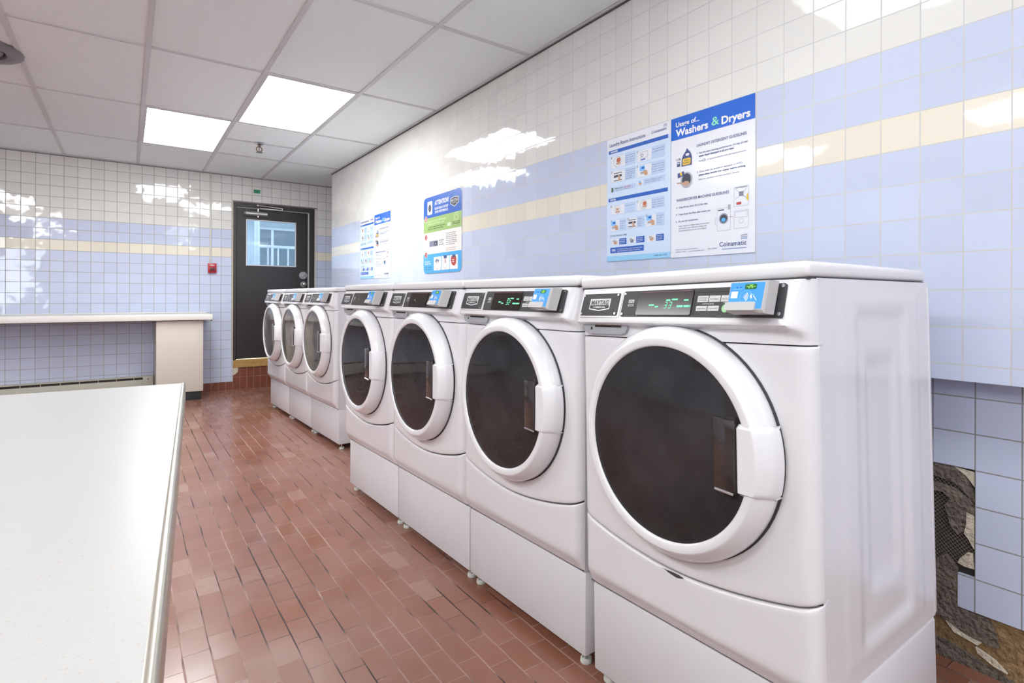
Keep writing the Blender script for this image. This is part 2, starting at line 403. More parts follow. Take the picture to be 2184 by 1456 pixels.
# ------------------------------------------------------------------ room shell
XL, YR = -3.4, -2.6
b = MB(); b.box(XL - .1, 3.0, YR - .1, 7.6, -0.1, 0, 'floor'); structure(b.build('floor', smooth=0))
b = MB()
b.box(XL, 3.0, YR, 7.42, ZC + 0.007, ZC + 0.06, 'ceil'); structure(b.build('ceiling', smooth=0))
# suspended grid: main tees along the room, cross tees, one extra half bar
b = MB()
TEE = 0.0125
xs = [XT - .61 * k for k in range(-2, 9)]; ys = [YT + 1.22 * k for k in range(-4, 4)]
for x in xs:
    if XL < x < 2.9 and not (1.9 < x < 1.96): b.box(x - TEE, x + TEE, YR, YB, ZC, ZC + 0.008, 'tee')
for y in ys:
    b.box(XL, 2.9, y - TEE, y + TEE, ZC + 0.0006, ZC + 0.008, 'tee')
    b.box(XL, 2.9, y + TEE, y + TEE + 0.005, ZC + 0.003, ZC + 0.0075, 'gap')  # dark strip standing in for the shadow line along each cross tee
b.box(XT - .61, XT, 5.70 - TEE, 5.70 + TEE, ZC + 0.0006, ZC + 0.008, 'tee')
structure(b.build('trim_1', smooth=0))
b = MB()
b.box(XW - 0.018, XW, YR, 6.6, ZC - 0.002, ZC + 0.004, 'tee'); b.box(XW - 0.006, XW - 0.0005, YR, 6.6, ZC - 0.010, ZC - 0.002, 'gap')
b.box(XL, 2.9, YB - 0.018, YB, ZC - 0.002, ZC + 0.004, 'tee'); b.box(XL, 2.9, YB - 0.005, YB - 0.0005, ZC - 0.007, ZC - 0.002, 'gap')
structure(b.build('trim_2', smooth=0))

# right wall: main face, ledge, set-back lower wall with broken tiling
LEDGE = 0.874; XI = 2.04
b = MB(); b.box(XW, 2.25, YR, 6.60, LEDGE, ZC + 0.05, 'tile_right'); structure(b.build('wall_right', smooth=0))
b = MB(); b.box(XI + 0.012, 2.25, YR, 6.60, 0, LEDGE, 'substrate')
b.box(XI, XI + 0.012, YR, 0.547, 0.173, LEDGE, 'tile_lower')
b.box(XI, XI + 0.012, 0.547, 6.60, 0.598, LEDGE, 'tile_lower')
b.box(XI, XI + 0.012, 0.547, 0.589, 0.173, 0.275, 'tile_lower')
b.box(XI, XI + 0.012, 0.75, 6.60, 0.173, 0.598, 'tile_lower')
structure(b.build('wall_right_lower', smooth=0))
# exposed mortar, lath and adhesive in the hole
PR = lambda a, z, o: (XI + 0.012 - o, a, z)       # a = world Y
b = MB()
def blob(pts, th, m, base=0.0):
    n = len(pts); V = [PR(a, z, base) for a, z in pts] + [PR(a, z, base + th * random.uniform(0.75, 1)) for a, z in pts]
    b.add(V, [tuple(range(n, 2 * n))] + [(i, (i + 1) % n, n + (i + 1) % n, n + i) for i in range(n)], m)
blob([(0.75, 0.598), (0.60, 0.598), (0.575, 0.585), (0.552, 0.535), (0.548, 0.50), (0.60, 0.545), (0.65, 0.555), (0.75, 0.56)], 0.007, 'mortar', 0.003)
blob([(0.75, 0.53), (0.64, 0.535), (0.60, 0.53), (0.56, 0.505), (0.549, 0.49), (0.549, 0.45), (0.57, 0.41), (0.59, 0.39), (0.61, 0.41), (0.615, 0.44), (0.625, 0.47), (0.61, 0.495), (0.63, 0.51), (0.75, 0.50)], 0.009, 'mortar', 0.003)
blob([(0.72, 0.30), (0.66, 0.285), (0.62, 0.32), (0.59, 0.29), (0.59, 0.17), (0.547, 0.17), (0.51, 0.165), (0.495, 0.12), (0.49, 0.09), (0.56, 0.09), (0.62, 0.115), (0.75, 0.16)], 0.008, 'mortar', 0.003)
blob([(0.75, 0.045), (0.62, 0.055), (0.52, 0.03), (0.42, 0.0), (0.75, 0.0)], 0.008, 'mortar', 0.003)
structure(b.build('wall_right_mortar', smooth=0))
b = MB()
blob([(0.601, 0.596), (0.549, 0.590), (0.549, 0.545), (0.57, 0.575)], 0.006, 'plaster', 0.004)
blob([(0.568, 0.465), (0.549, 0.46), (0.549, 0.36), (0.562, 0.385), (0.574, 0.40), (0.568, 0.43)], 0.011, 'plaster', 0.003)
blob([(0.585, 0.32), (0.565, 0.345), (0.552, 0.345), (0.549, 0.30), (0.575, 0.30), (0.59, 0.305)], 0.009, 'plaster', 0.003)
blob([(0.62, 0.115), (0.57, 0.095), (0.53, 0.09), (0.54, 0.078), (0.60, 0.09)], 0.010, 'plaster', 0.003)
blob([(0.545, 0.07), (0.50, 0.055), (0.47, 0.03), (0.50, 0.035), (0.54, 0.055)], 0.010, 'plaster', 0.003)
structure(b.build('wall_right_plaster', smooth=0))
b = MB()
dx, dz = 0.0115, 0.0062
for i in range(int(0.20 / dx)):
    for j in range(int(0.325 / dz)):
        y = 0.552 + i * dx + (dx / 2 if j % 2 else 0); z = 0.274 + j * dz
        if y - 0.552 < max(0.0, (0.33 - z) * 1.2, (z - 0.50) * 0.9): continue
        for s_ in (-1, 1):
            p = [(y, z), (y + s_ * dx / 2, z + dz)]
            (a0, z0), (a1, z1) = p
            b.add([PR(a0, z0 - .0005, .003), PR(a1, z1 - .0005, .0055), PR(a1, z1 + .0012, .0055), PR(a0, z0 + .0012, .003)], [(0, 1, 2, 3)], 'lath')
b.box(XI + 0.0105, XI + 0.0118, 0.549, 0.749, 0.276, 0.596, 'dark')
structure(b.build('wall_right_lath', smooth=0))

# back wall with the door opening
DX0, DX1, DZ0, DZ1 = 1.018, 1.942, 0.352, 2.226
b = MB()
for x0, x1, z0, z1 in ((XL, DX0, 0.103, ZC + .05), (DX1, 2.9, 0.0, ZC + .05), (DX0, DX1, DZ1, ZC + .05)): b.box(x0, x1, YB, YB + 0.16, z0, z1, 'tile_back')
structure(b.build('wall_back', smooth=0))
b = MB(); b.box(XL, DX0, YB - 0.004, YB + 0.16, 0, 0.103, 'curb'); structure(b.build('baseboard_back', smooth=0))
b = MB(); b.box(DX0, DX1, YB + 0.002, YB + 0.16, 0, 0.27, 'curb')
b.prism([(1.02, YB - 0.006, 0.262), (1.075, YB - 0.006, 0.262), (1.072, YB - 0.006, 0.21), (1.045, YB - 0.006, 0.185), (1.02, YB - 0.006, 0.172)], (0, 0.008, 0), 'plaster')
structure(b.build('door_step', smooth=0))
b = MB(); b.box(DX0 + .002, DX1 - .002, YB - 0.012, YB + 0.15, 0.262, 0.350, 'wood', 0.004)
b.box(DX0 + .002, DX1 - .002, YB - 0.008, YB - 0.0121, 0.315, 0.3165, 'gap')
structure(b.build('trim_3', smooth=0))
b = MB(); b.box(2.60, 2.76, 6.60, YB, 0, ZC + .05, 'tile_other'); b.box(2.25, 2.76, 6.44, 6.60, 0, ZC + .05, 'tile_other'); structure(b.build('wall_recess', smooth=0))
# the two walls out of the picture; the window is added for daylight fill
WZ0, WZ1 = 0.95, 2.30
b = MB(); LW = []; y = YR
for y0, y1 in LW:
    b.box(XL - .12, XL, y, y0, 0, ZC + .05, 'tile_other'); b.box(XL - .12, XL, y0, y1, 0, WZ0, 'tile_other'); b.box(XL - .12, XL, y0, y1, WZ1, ZC + .05, 'tile_other'); y = y1
b.box(XL - .12, XL, y, YB, 0, ZC + .05, 'tile_other'); structure(b.build('wall_left', smooth=0))
b = MB(); FX0, FX1 = -3.25, -1.75
b.box(XL, FX0, YR - .12, YR, 0, ZC + .05, 'tile_back'); b.box(FX1, 2.25, YR - .12, YR, 0, ZC + .05, 'tile_back'); b.box(FX0, FX1, YR - .12, YR, 0, WZ0, 'tile_back'); b.box(FX0, FX1, YR - .12, YR, WZ1, ZC + .05, 'tile_back')
structure(b.build('wall_front', smooth=0))
def fill_window(i, x0, x1, y0, y1):
    w = empty('window_%d' % i, ((x0 + x1) / 2, (y0 + y1) / 2, WZ0)); structure(w); f = MB(); g_ = MB(); h = WZ1 - WZ0; t = .045
    hx_, hy_ = (x1 - x0) / 2, (y1 - y0) / 2; L = max(hx_, hy_)
    for a0, a1, c0, c1 in ((-L, L, 0, t), (-L, L, h - t, h), (-L, -L + t, t, h - t), (L - t, L, t, h - t), (-t / 2, t / 2, t, h - t)):
        if hy_ > hx_: f.box(-hx_ + .02, hx_ - .04, a0, a1, c0, c1, 'outwall')
        else: f.box(a0, a1, -hy_ + .04, hy_ - .02, c0, c1, 'outwall')
    f.build('window_frame', w, smooth=0)
    if hy_ > hx_: g_.box(-.002, .002, -L + t, L - t, t, h - t, 'clear')
    else: g_.box(-L + t, L - t, -.002, .002, t, h - t, 'clear')
    g_.build('window_pane', w, smooth=0)
for i, (y0, y1) in enumerate(LW): fill_window(2 + i, XL - .12, XL, y0, y1)
fill_window(2, FX0, FX1, YR - .12, YR)

# ------------------------------------------------------------------ door
dr = empty('door_1', (0, YB, 0)); structure(dr)
b = MB()
b.box(DX0, DX0 + .034, 0.0, 0.13, DZ0, DZ1, 'doorframe', .003); b.box(DX1 - .062, DX1, 0.0, 0.13, DZ0, DZ1, 'doorframe', .003); b.box(DX0, DX1, 0.001, 0.13, DZ1 - .05, DZ1, 'doorframe', .003)
b.box(DX0 - .004, DX1 + .03, -0.006, 0.0, DZ1, DZ1 + .016, 'ventgrey'); b.box(DX0 - .012, DX0, -0.004, 0.0, DZ0 + .02, DZ1 + .016, 'plaster'); b.box(DX1, DX1 + .016, -0.004, 0.0, DZ0, DZ1, 'conduit')
b.build('door_frame', dr, smooth=0)
LX0, LX1 = DX0 + .036, DX1 - .075; GX0, GX1, GZ0, GZ1 = 1.160, 1.727, 1.478, 2.038
b = MB(); y0, y1 = 0.035, 0.08
for x0, x1, z0, z1 in ((LX0, GX0, DZ0 + .008, DZ1 - .06), (GX1, LX1, DZ0 + .008, DZ1 - .06), (GX0, GX1, DZ0 + .008, GZ0), (GX0, GX1, GZ1, DZ1 - .06)): b.box(x0, x1, y0, y1, z0, z1, 'doorpaint')
b.build('door_leaf', dr, smooth=0)
b = MB(); b.box(GX0, GX1, 0.055, 0.061, GZ0, GZ1, 'doorglass'); b.build('door_glass', dr, smooth=0)
b = MB(); t = .012
for x0, x1, z0, z1 in ((GX0, GX0 + t, GZ0, GZ1), (GX1 - t, GX1, GZ0, GZ1), (GX0 + t, GX1 - t, GZ0, GZ0 + t), (GX0 + t, GX1 - t, GZ1 - t, GZ1)): b.box(x0, x1, 0.03, 0.054, z0, z1, 'outwall', .002)
b.build('glazing_bead', dr, smooth=0)
b = MB(); b.box(LX1 + .002, LX1 + .010, 0.03, 0.05, DZ0, DZ1 - .06, 'rubber_white'); b.box(LX0, LX1 + .010, 0.03, 0.05, DZ1 - .058, DZ1 - .051, 'rubber_white'); b.build('white_strip', dr, smooth=0)  # thin white strip along the top and right of the leaf
b = MB(); b.cyl((1.150, 0.0, 2.106), (1.385, 0.0, 2.106), .030, 'steel', 20); b.cyl((1.128, 0.0, 2.106), (1.150, 0.0, 2.106), .024, 'ventgrey', 16); b.box(1.15, 1.38, .0, .035, 2.085, 2.13, 'steel')
b.cyl((1.285, -.005, 2.06), (1.285, -.005, 2.165), .012, 'chrome', 12)
b.tube([(1.285, -.005, 2.16), (1.31, -.02, 2.172), (1.545, -.055, 2.166), (1.548, -.055, 2.185), (1.28, -.01, 2.205)], .006, 'chrome'); b.ball((1.28, -.01, 2.205), .014, 'chrome')
b.build('door_closer', dr)
b = MB(); b.cyl((1.811, .035, 1.376), (1.811, .022, 1.376), .047, 'steel', 28); b.cyl((1.811, .022, 1.376), (1.811, .012, 1.376), .030, 'grey', 24); b.box(1.792, 1.830, .004, .012, 1.37, 1.38, 'steel', .002)
b.build('deadbolt', dr)
b = MB(); b.cyl((1.815, .035, 1.262), (1.815, .028, 1.262), .036, 'steel', 24); b.cyl((1.815, .028, 1.262), (1.815, -.005, 1.262), .013, 'steel', 16); b.ball((1.815, -.022, 1.262), .028, 'chrome', (1, .8, 1))
b.build('door_knob', dr)

# what shows through the door glass: a neighbouring white wall with a window, a rail and a hedge
b = MB(); b.box(-12, 12, -10, 14, -0.2, -0.12, 'asphalt'); structure(b.build('ground_outside', smooth=0))
b = MB(); b.box(-1.0, 6.5, 10.4, 10.6, 0, 4.2, 'outwall'); b.box(-1.0, 6.5, 9.9, 10.4, 2.40, 2.55, 'outwall', .01); structure(b.build('wall_outside', smooth=0))
wn = empty('window_1', (0, 10.4, 0)); structure(wn)
b = MB(); b.box(1.83, 2.42, -0.02, 0.0, 1.45, 2.25, 'outdark'); b.build('window_pane', wn, smooth=0)
b = MB(); b.box(1.79, 2.46, -0.05, -0.02, 2.25, 2.29, 'white'); b.box(1.79, 1.83, -0.05, -0.02, 1.41, 2.25, 'white'); b.box(2.42, 2.46, -0.05, -0.02, 1.41, 2.25, 'white'); b.box(2.005, 2.045, -0.05, -0.02, 1.45, 2.25, 'white'); b.box(1.79, 2.46, -0.07, -0.02, 1.41, 1.45, 'white'); b.build('window_frame', wn, smooth=0)
b = MB(); b.cyl((1.55, 9.0, 0), (1.55, 9.0, 3.0), .035, 'white', 14); b.box(1.55, 2.9, 8.98, 9.02, 1.83, 1.87, 'white', .004)
for k in range(9): b.cyl((1.70 + k * .14, 9.0, 0), (1.70 + k * .14, 9.0, 1.83), .012, 'white', 8)
tag(b.build('railing'), 'white railing with a tall post seen through the door glass', 'railing')
b = MB()
for k in range(420):
    t = random.uniform(0, 6.28); r = random.uniform(0, .45) ; x = 2.55 + math.cos(t) * r; y = 9.6 + math.sin(t) * r * .6; z = random.uniform(.1, 1.75 - r * .5); s_ = random.uniform(.04, .08)
    d = Vector((random.uniform(-1, 1), random.uniform(-1, 1), random.uniform(-1, 1))).normalized(); e = d.cross(Vector((.3, .8, .5))).normalized()
    c = Vector((x, y, z)); b.add([c - d * s_, c + e * s_ * .45, c + d * s_, c - e * s_ * .45], [(0, 1, 2, 3)], 'leaf')
b.cyl((2.55, 9.6, 0), (2.55, 9.6, 1.2), .03, 'mortar', 8)
tag(b.build('shrub', smooth=0), 'dark green shrub seen dimly through the door glass', 'shrub')

# ------------------------------------------------------------------ ceiling lamps
def lamp(x0, y0, label, group='recessed ceiling light panels', mt='lamp'):
    r = empty('ceiling_light', (x0 + .305, y0 + .61, ZC)); tag(r, label, 'ceiling light', group if group else None)
    f = MB()
    for a0, a1, c0, c1 in ((-.293, -.278, -.598, .598), (.278, .293, -.598, .598), (-.278, .278, -.598, -.583), (-.278, .278, .583, .598)): f.box(a0, a1, c0, c1, -0.001, 0.006, 'tee')
    f.build('lamp_frame', r, smooth=0)
    f = MB(); f.box(-.278, .278, -.583, .583, 0.001, 0.005, mt); f.build('diffuser', r, smooth=0)
    return r
lamp(XT - .61, YT + 1.22, 'bright square-edged ceiling light panel, the right one of the two in view, nearer the camera', 'lit ceiling panels in view')
lamp(XT - 1.22, YT + 2.44, 'bright ceiling light panel, the left one of the two in view, nearer the back wall', 'lit ceiling panels in view')
GL = 'ceiling lights outside the picture'
lamp(XT - .61, YT - 2.44, 'dimmer ceiling light panel over the aisle beside the nearest machine', GL, 'lamp_dim')
lamp(XT - .61, YT - 4.88, 'ceiling light panel out of the picture near the front wall, right of the added window', GL)
for x, y, t in ((XT - 3.05, YT, 'over the middle left of the room'), (XT - 3.05, YT - 2.44, 'over the near left of the room'), (XT - 4.27, YT - 3.66, 'added by the left wall to brighten the machine fronts'), (XT - 3.05, YT - 4.88, 'near the added front wall window')):  # the panel by the left wall is added fill for the machine fronts
    lamp(x, y, 'ceiling light panel out of the picture ' + t, GL, 'lamp_side')

# sprinkler head
sp = empty('sprinkler', (0.997, 5.690, ZC)); tag(sp, 'small brass and grey sprinkler head hanging under the ceiling tee', 'sprinkler')
b = MB(); b.rev([(0.0, 0.0), (.040, 0.0), (.040, .003), (.026, .012), (.014, .014), (.014, 0.0)], 'steel', ax=(0, 0, -1), seg=24); b.build('escutcheon', sp)
b = MB(); b.cyl((0, 0, -.01), (0, 0, -.03), .012, 'brass', 12)
b.tube([(-.006, 0, -.028), (-.024, 0, -.045), (-.024, 0, -.062), (-.004, 0, -.078)], .0045, 'brass', 8); b.tube([(.006, 0, -.028), (.024, 0, -.045), (.024, 0, -.062), (.004, 0, -.078)], .0045, 'brass', 8); b.build('yoke', sp)
b = MB(); b.cyl((0, 0, -.03), (0, 0, -.074), .003, 'darkred', 8); b.build('bulb', sp)
b = MB(); b.rev([(0, 0), (.030, 0.001), (.030, .003), (0, .004)], 'brass', O=(0, 0, -.08), ax=(0, 0, -1), seg=16); b.build('deflector', sp)

# round ceiling diffuser
vt = empty('ceiling_vent', (-0.715, 4.47, ZC)); tag(vt, 'round grey metal ceiling vent at the left edge of the picture', 'ceiling vent')
b = MB(); b.rev([(.225, -.001), (.225, .008), (.215, .016), (.165, .022), (.150, .016), (.145, .0)], 'ventgrey', ax=(0, 0, -1), seg=56); b.build('outer_ring', vt)
b = MB(); b.rev([(.150, -.004), (.0, -.004)], 'dark', ax=(0, 0, -1), seg=40); b.rev([(.135, .004), (.12, .020), (.10, .026), (.095, .012)], 'ventgrey', ax=(0, 0, -1), seg=48); b.build('inner_cone', vt)
b = MB(); b.rev([(.065, .006), (.065, .02), (.05, .034), (.02, .038), (0, .038)], 'greylt', ax=(0, 0, -1), seg=36); b.cyl((0, 0, .003), (0, 0, -.02), .02, 'ventgrey', 12); b.build('centre_disc', vt)

# ------------------------------------------------------------------ things on the back wall
b = MB(); b.box(.776, .796, YB - .012, YB - .0005, 1.47, ZC - .004, 'conduit', .003); tag(b.build('conduit'), 'thin cream surface conduit running from the ceiling down to the red alarm box', 'conduit')
al = empty('fire_alarm', (0.802, YB, 1.433)); tag(al, 'small red fire alarm pull station on the blue tiles left of the door', 'fire alarm')
b = MB(); b.box(-.042, .042, -.04, -.0005, -.055, .055, 'redbox', .005); b.build('alarm_body', al)
b = MB(); b.box(-.026, .026, -.047, -.0405, -.036, .008, 'darkred', .002); b.build('pull_handle', al)
b = MB(); b.text('FIRE', -.024, .026, .048, .012, 'white', .0408); b.build('lettering', al, smooth=0)
b = MB(); b.box(1.236, 1.308, YB - .002, YB - .0003, 2.352, 2.396, 'greensticker'); b.poly([(1.256, 2.362), (1.288, 2.362), (1.272, 2.384)], 'p_dkgreen', .0, lambda a, z, o: (a, YB - .0022, z))
tag(b.build('sticker', smooth=0), 'small green rectangular sticker on the cream tiles above the door', 'sticker')

# heater under the back counter
ht = empty('baseboard_heater', (-1.35, YB, 0)); tag(ht, 'long low cream baseboard heater under the back counter', 'heater')
b = MB(); b.box(-1.6, 1.50, -.065, -.0005, .03, .205, 'heater', .004); b.box(-1.6, 1.50, -.045, -.0005, .225, .240, 'heater', .002); b.box(1.50, 1.595, -.068, -.0005, .03, .242, 'heater', .003); b.build('heater_body', ht)
b = MB(); b.box(-1.6, 1.50, -.05, -.004, .205, .226, 'dark')
for k in range(21): b.box(-1.58 + k * .15, -1.575 + k * .15, -.058, -.005, .205, .236, 'heater')
b.build('louvre', ht, smooth=0)
b = MB(); b.cyl((1.548, -.068, .21), (1.548, -.072, .21), .006, 'dark', 10); b.build('screw', ht)

# back counter: laminate top, cream end cabinet
ct = empty('countertop', (-1.2, 7.1, EYE - .2)); tag(ct, 'long white laminate countertop along the back wall', 'countertop')
b = MB(); b.box(-2.1, 1.955, -.25, .289, -.056, .006, 'laminate2', .008, 3); b.build('slab', ct)
b = MB(); b.box(-2.1, 1.945, .272, .289, .0065, .018, 'laminate2', .004); b.build('backsplash', ct)
b = MB(); b.box(1.935, 1.948, -.240, -.225, -.066, -.0565, 'kick'); b.build('edge_cap', ct)
b = MB(); b.box(-2.1, 1.45, -.235, .285, -.062, -.0565, 'under'); b.build('underside', ct, smooth=0)
cb = empty('cabinet', (0.463, 7.12, 0)); tag(cb, 'cream laminate support cabinet with black toe kick under the back counter', 'cabinet')
b = MB(); b.box(-.210, .207, -.215, .268, .094, EYE - .2625, 'panel', .002); b.build('cabinet_body', cb)
b = MB(); b.box(-.195, .192, -.19, .266, 0, .093, 'kick', .002); b.build('toe_kick', cb)
# ------------------------------------------------------------------ folding table (island) in the foreground
th = -R(4.8); isl = empty('folding_counter', (0.0997, 1.427, 0), th)
tag(isl, 'large white speckled laminate folding counter with aluminium edge in the left foreground', 'counter')
TZ = EYE - 0.19
b = MB(); b.box(-1.35, -.0002, -2.9, 0.0, TZ - .038, TZ, 'laminate'); b.build('counter_top', isl)
b = MB()
prof = [(-.0012, .0004), (.0008, .0012), (.0038, .0006), (.0056, -.002), (.0062, -.008), (.0050, -.016), (.0062, -.022), (.0060, -.034), (.003, -.039), (0.0, -.0385), (0.0, -.0002), (-.0012, .0001)]
V = [(x, y, TZ + z) for y in (-2.9, 0.0) for x, z in prof]; n = len(prof)
b.add(V, [(i, (i + 1) % n, n + (i + 1) % n, n + i) for i in range(n)] + [tuple(range(n))[::-1], tuple(range(n, 2 * n))], 'alu'); b.build('edge_strip', isl, smooth=50)
b = MB(); b.box(-1.25, -.13, -2.8, -.12, .10, TZ - .039, 'panel', .003); b.build('counter_base', isl)
b = MB(); b.box(-1.20, -.18, -2.75, -.17, 0, .0995, 'kick', .002); b.build('toe_kick', isl)

# ------------------------------------------------------------------ laundry machines
def sstep(a, b_, x):
    t = max(0.0, min(1.0, (x - a) / (b_ - a))); return t * t * (3 - 2 * t)
HW = 0.338
def face_y(x, base=-.034, bulge=.004, r=.030):
    """front sheet: slightly bowed, rounded vertical edges"""
    e = HW - abs(x); y = base - bulge * (1 - (x / HW) ** 2)
    if e < r: t = 1 - e / r; y += r * (1 - math.sqrt(max(0, 1 - t * t)))
    return min(y, 0.0)
XSF = [-HW, -HW + .0015, -HW + .005, -HW + .011, -HW + .02, -HW + .032] + [-.30 + .6 * k / 30 for k in range(31)] + [HW - .032, HW - .02, HW - .011, HW - .005, HW - .0015, HW]
XSF = sorted(set(round(v, 5) for v in XSF))
def curve_z(x):
    a = abs(x) / HW; return .450 + .050 * a ** 1.8 + .006 * a ** 14
def sheet(b, lo, hi, nv, yf, m, roll_=.006):
    """closed front sheet between lo(x) and hi(x) with softly rolled top and bottom edges"""
    vs = [0.0, .004, .012, .03] + [k / nv for k in range(1, nv)] + [.97, .988, .996, 1.0]
    def fn(x, v):
        z0, z1 = lo(x), hi(x); z = z0 + (z1 - z0) * v; e = min(z - z0, z1 - z)
        y = yf(x, z)
        if e < roll_: t = 1 - e / roll_; y += roll_ * (1 - math.sqrt(max(0, 1 - t * t)))
        return (x, y, z)
    b.grid(fn, XSF, vs, m)
    n = len(XSF)   # top and bottom returns
    for v in (0.0, 1.0):
        V = [fn(x, v) for x in XSF]; V += [(p[0], 0.012, p[2]) for p in V]
        F = [(i, i + 1, n + i + 1, n + i) for i in range(n - 1)]
        b.add(V, F if v else [f[::-1] for f in F], m)

ZL = 1.142      # underside of the lid
def con_y(x, z):
    """console: leans back above a rolled lip that dies away at the right end"""
    k = sstep(HW, HW - .016, x) if x > 0 else sstep(-HW, -HW + .008, x)
    k2 = sstep(HW - .005, HW - .055, x) if x > 0 else k
    zl = 1.050 - (1 - k2) * .012
    if z > zl: d = .030 * (1 - (z - zl) / (ZL - zl)) ** 1.0
    else: d = .030 * sstep(zl - .016 - (1 - k2) * .012, zl, z) 
    return face_y(x) - d * k * (0.25 + .75 * k2)
def CP(x, z, o):     # drawing plane on the console face
    zl = 1.050; s_ = .030 / (ZL - zl); n = math.sqrt(1 + s_ * s_)
    y = -.038 - .030 * (1 - (z - zl) / (ZL - zl))
    return (x, y - o / n, z + o * s_ / n)

def make_machine(label, group):
    r = empty('laundry_machine'); tag(r, label, 'laundry machine', group)
    # pedestal
    b = MB(); b.box(-.336, .336, 0.0, .560, .040, .288, 'enamel_matte', .004); b.box(-.333, .333, .004, .558, .286, .296, 'enamel_matte'); b.build('pedestal', r)
    for x in (-.305, .305):
        for y in (.032, .53):
            b = MB(); b.rev([(0, 0), (.0175, 0), (.019, .004), (.0175, .013), (.012, .014), (.010, .010), (.004, .010)], 'rubber_white', O=(x, y, 0), ax=(0, 0, 1), seg=24); b.cyl((x, y, .009), (x, y, .041), .0045, 'steel', 10); b.build('foot', r)
    # cabinet sides with pressed panel
    b = MB()
    X1 = .336
    def emb(y, z):
        a = sstep(.145, .185, y) * sstep(.435, .395, y) * sstep(.345, .385, z) * sstep(1.09, 1.05, z)
        a2 = sstep(.205, .235, y) * sstep(.385, .345, y) * sstep(.44, .50, z) * sstep(1.00, .94, z)
        a3 = sstep(.075, .10, y) * sstep(.50, .48, y) * sstep(.32, .34, z) * sstep(1.115, 1.10, z)
        return -.007 * a - .006 * a2 + .0015 * a3
    ys_ = [-.006 + .569 * k / 64 for k in range(65)]; zs_ = [.296 + (ZL - .296) * k / 84 for k in range(85)]
    for s_ in (-1, 1):
        fn = (lambda u, v: (X1 + emb(u, v), u, v)) if s_ > 0 else (lambda u, v: (-X1 - emb(u, v), u, v))
        b.grid(fn, ys_ if s_ > 0 else ys_[::-1], zs_, 'enamel')
    b.add([(-X1, .563, .296), (X1, .563, .296), (X1, .563, ZL), (-X1, .563, ZL)], [(1, 0, 3, 2)], 'enamel')
    b.add([(-X1, -.006, .296), (X1, -.006, .296), (X1, .563, .296), (-X1, .563, .296)], [(3, 2, 1, 0)], 'enamel')
    b.add([(-X1, -.006, .296), (X1, -.006, .296), (X1, -.006, ZL), (-X1, -.006, ZL)], [(0, 1, 2, 3)], 'seam')
    b.box(-X1 - .001, X1 + .001, .555, .572, .30, 1.132, 'enamel', .003)
    b.build('cabinet_body', r)
    b = MB(); b.box(-.337, .337, -.036, .556, ZL + .001, 1.176, 'lid', .012, 4)
    b.box(-.333, .333, -.028, .55, ZL - .003, ZL + .002, 'seam'); b.build('lid', r)
    # front sheets
    b = MB(); sheet(b, lambda x: curve_z(x) + .0022, lambda x: 1.0065, 16, lambda x, z: face_y(x), 'enamel'); b.build('front_panel', r, smooth=50)
    b = MB()
    def low(x, z):
        t = sstep(.345, .300, z); return face_y(x) * (1 - t * .80) + (-.004) * t
    sheet(b, lambda x: .2985, lambda x: curve_z(x) - .0022, 14, low, 'enamel'); b.build('lower_panel', r, smooth=50)
    b = MB()
    vs = [1.0095 + (ZL - .002 - 1.0095) * k / 30 for k in range(31)]
    b.grid(lambda x, z: (x, con_y(x, z), z), XSF, vs, 'enamel')
    n = len(XSF)
    for z in (vs[0], vs[-1]):
        V = [(x, con_y(x, z), z) for x in XSF] + [(x, .01, z) for x in XSF]; F = [(i, i + 1, n + i + 1, n + i) for i in range(n - 1)]
        b.add(V, F if z == vs[-1] else [f[::-1] for f in F], 'enamel')
    co = b.build('console', r, smooth=50)
    # left badge plate
    def plate(a0, z0, a1, z1, th, mt, frame=False):
        q = MB(); rr = .004
        pts = []
        for cx, cy, t0 in ((a1 - rr, z1 - rr, 0), (a0 + rr, z1 - rr, 90), (a0 + rr, z0 + rr, 180), (a1 - rr, z0 + rr, 270)):
            for k in range(5): t = R(t0 + k * 22.5); pts.append((cx + rr * math.cos(t), cy + rr * math.sin(t)))
        n = len(pts); V = [CP(a, z, -.003) for a, z in pts] + [CP(a, z, th) for a, z in pts]
        q.add(V, [tuple(range(n, 2 * n))] + [(i, (i + 1) % n, n + (i + 1) % n, n + i) for i in range(n)], mt)
        return q
    b = plate(-.309, 1.062, -.153, 1.130, .0015, 'enamel')
    b2 = plate(-.304, 1.066, -.160, 1.125, .0030, 'black'); b.v, b.f, b.m, b.mats = b.v, b.f, b.m, b.mats
    b.add(b2.v, b2.f, 'black')
    badge = b.build('badge_plate', r, smooth=30)
    for a, z in ((-.298, 1.071), (-.166, 1.071), (-.298, 1.120), (-.166, 1.120)):
        b = MB(); b.cyl(CP(a, z, .003), CP(a, z, .0055), .0032, 'chrome', 12); b.build('screw', badge)
    b = MB()   # name shield
    o = .0034
    b.poly([(-.272, 1.111), (-.272, 1.083), (-.232, 1.078), (-.192, 1.083), (-.192, 1.111)][::-1], 'white', o, CP)
    b.poly([(-.2695, 1.1088), (-.2695, 1.0852), (-.232, 1.0805), (-.1945, 1.0852), (-.1945, 1.1088)][::-1], 'black', o + .0003, CP)
    b.rect(-.2695, 1.0935, -.1945, 1.1085, 'greylt', o + .0005, CP)
    b.text('MAYTAG', -.2655, 1.0948, .067, .0118, 'black', o + .0007, CP, bold=.02)
    b.text('COMMERCIAL', -.2560, 1.0860, .048, .0045, 'white', o + .0007, CP)
    b.build('name_shield', badge, smooth=0)
    # control panel
    b = plate(-.147, 1.064, .190, 1.129, .0022, 'black'); cp = b.build('control_panel', r, smooth=30)
    for a, z in ((-.141, 1.070), (-.141, 1.122)):
        b = MB(); b.cyl(CP(a, z, .0022), CP(a, z, .0045), .0030, 'chrome', 12); b.build('screw', cp)
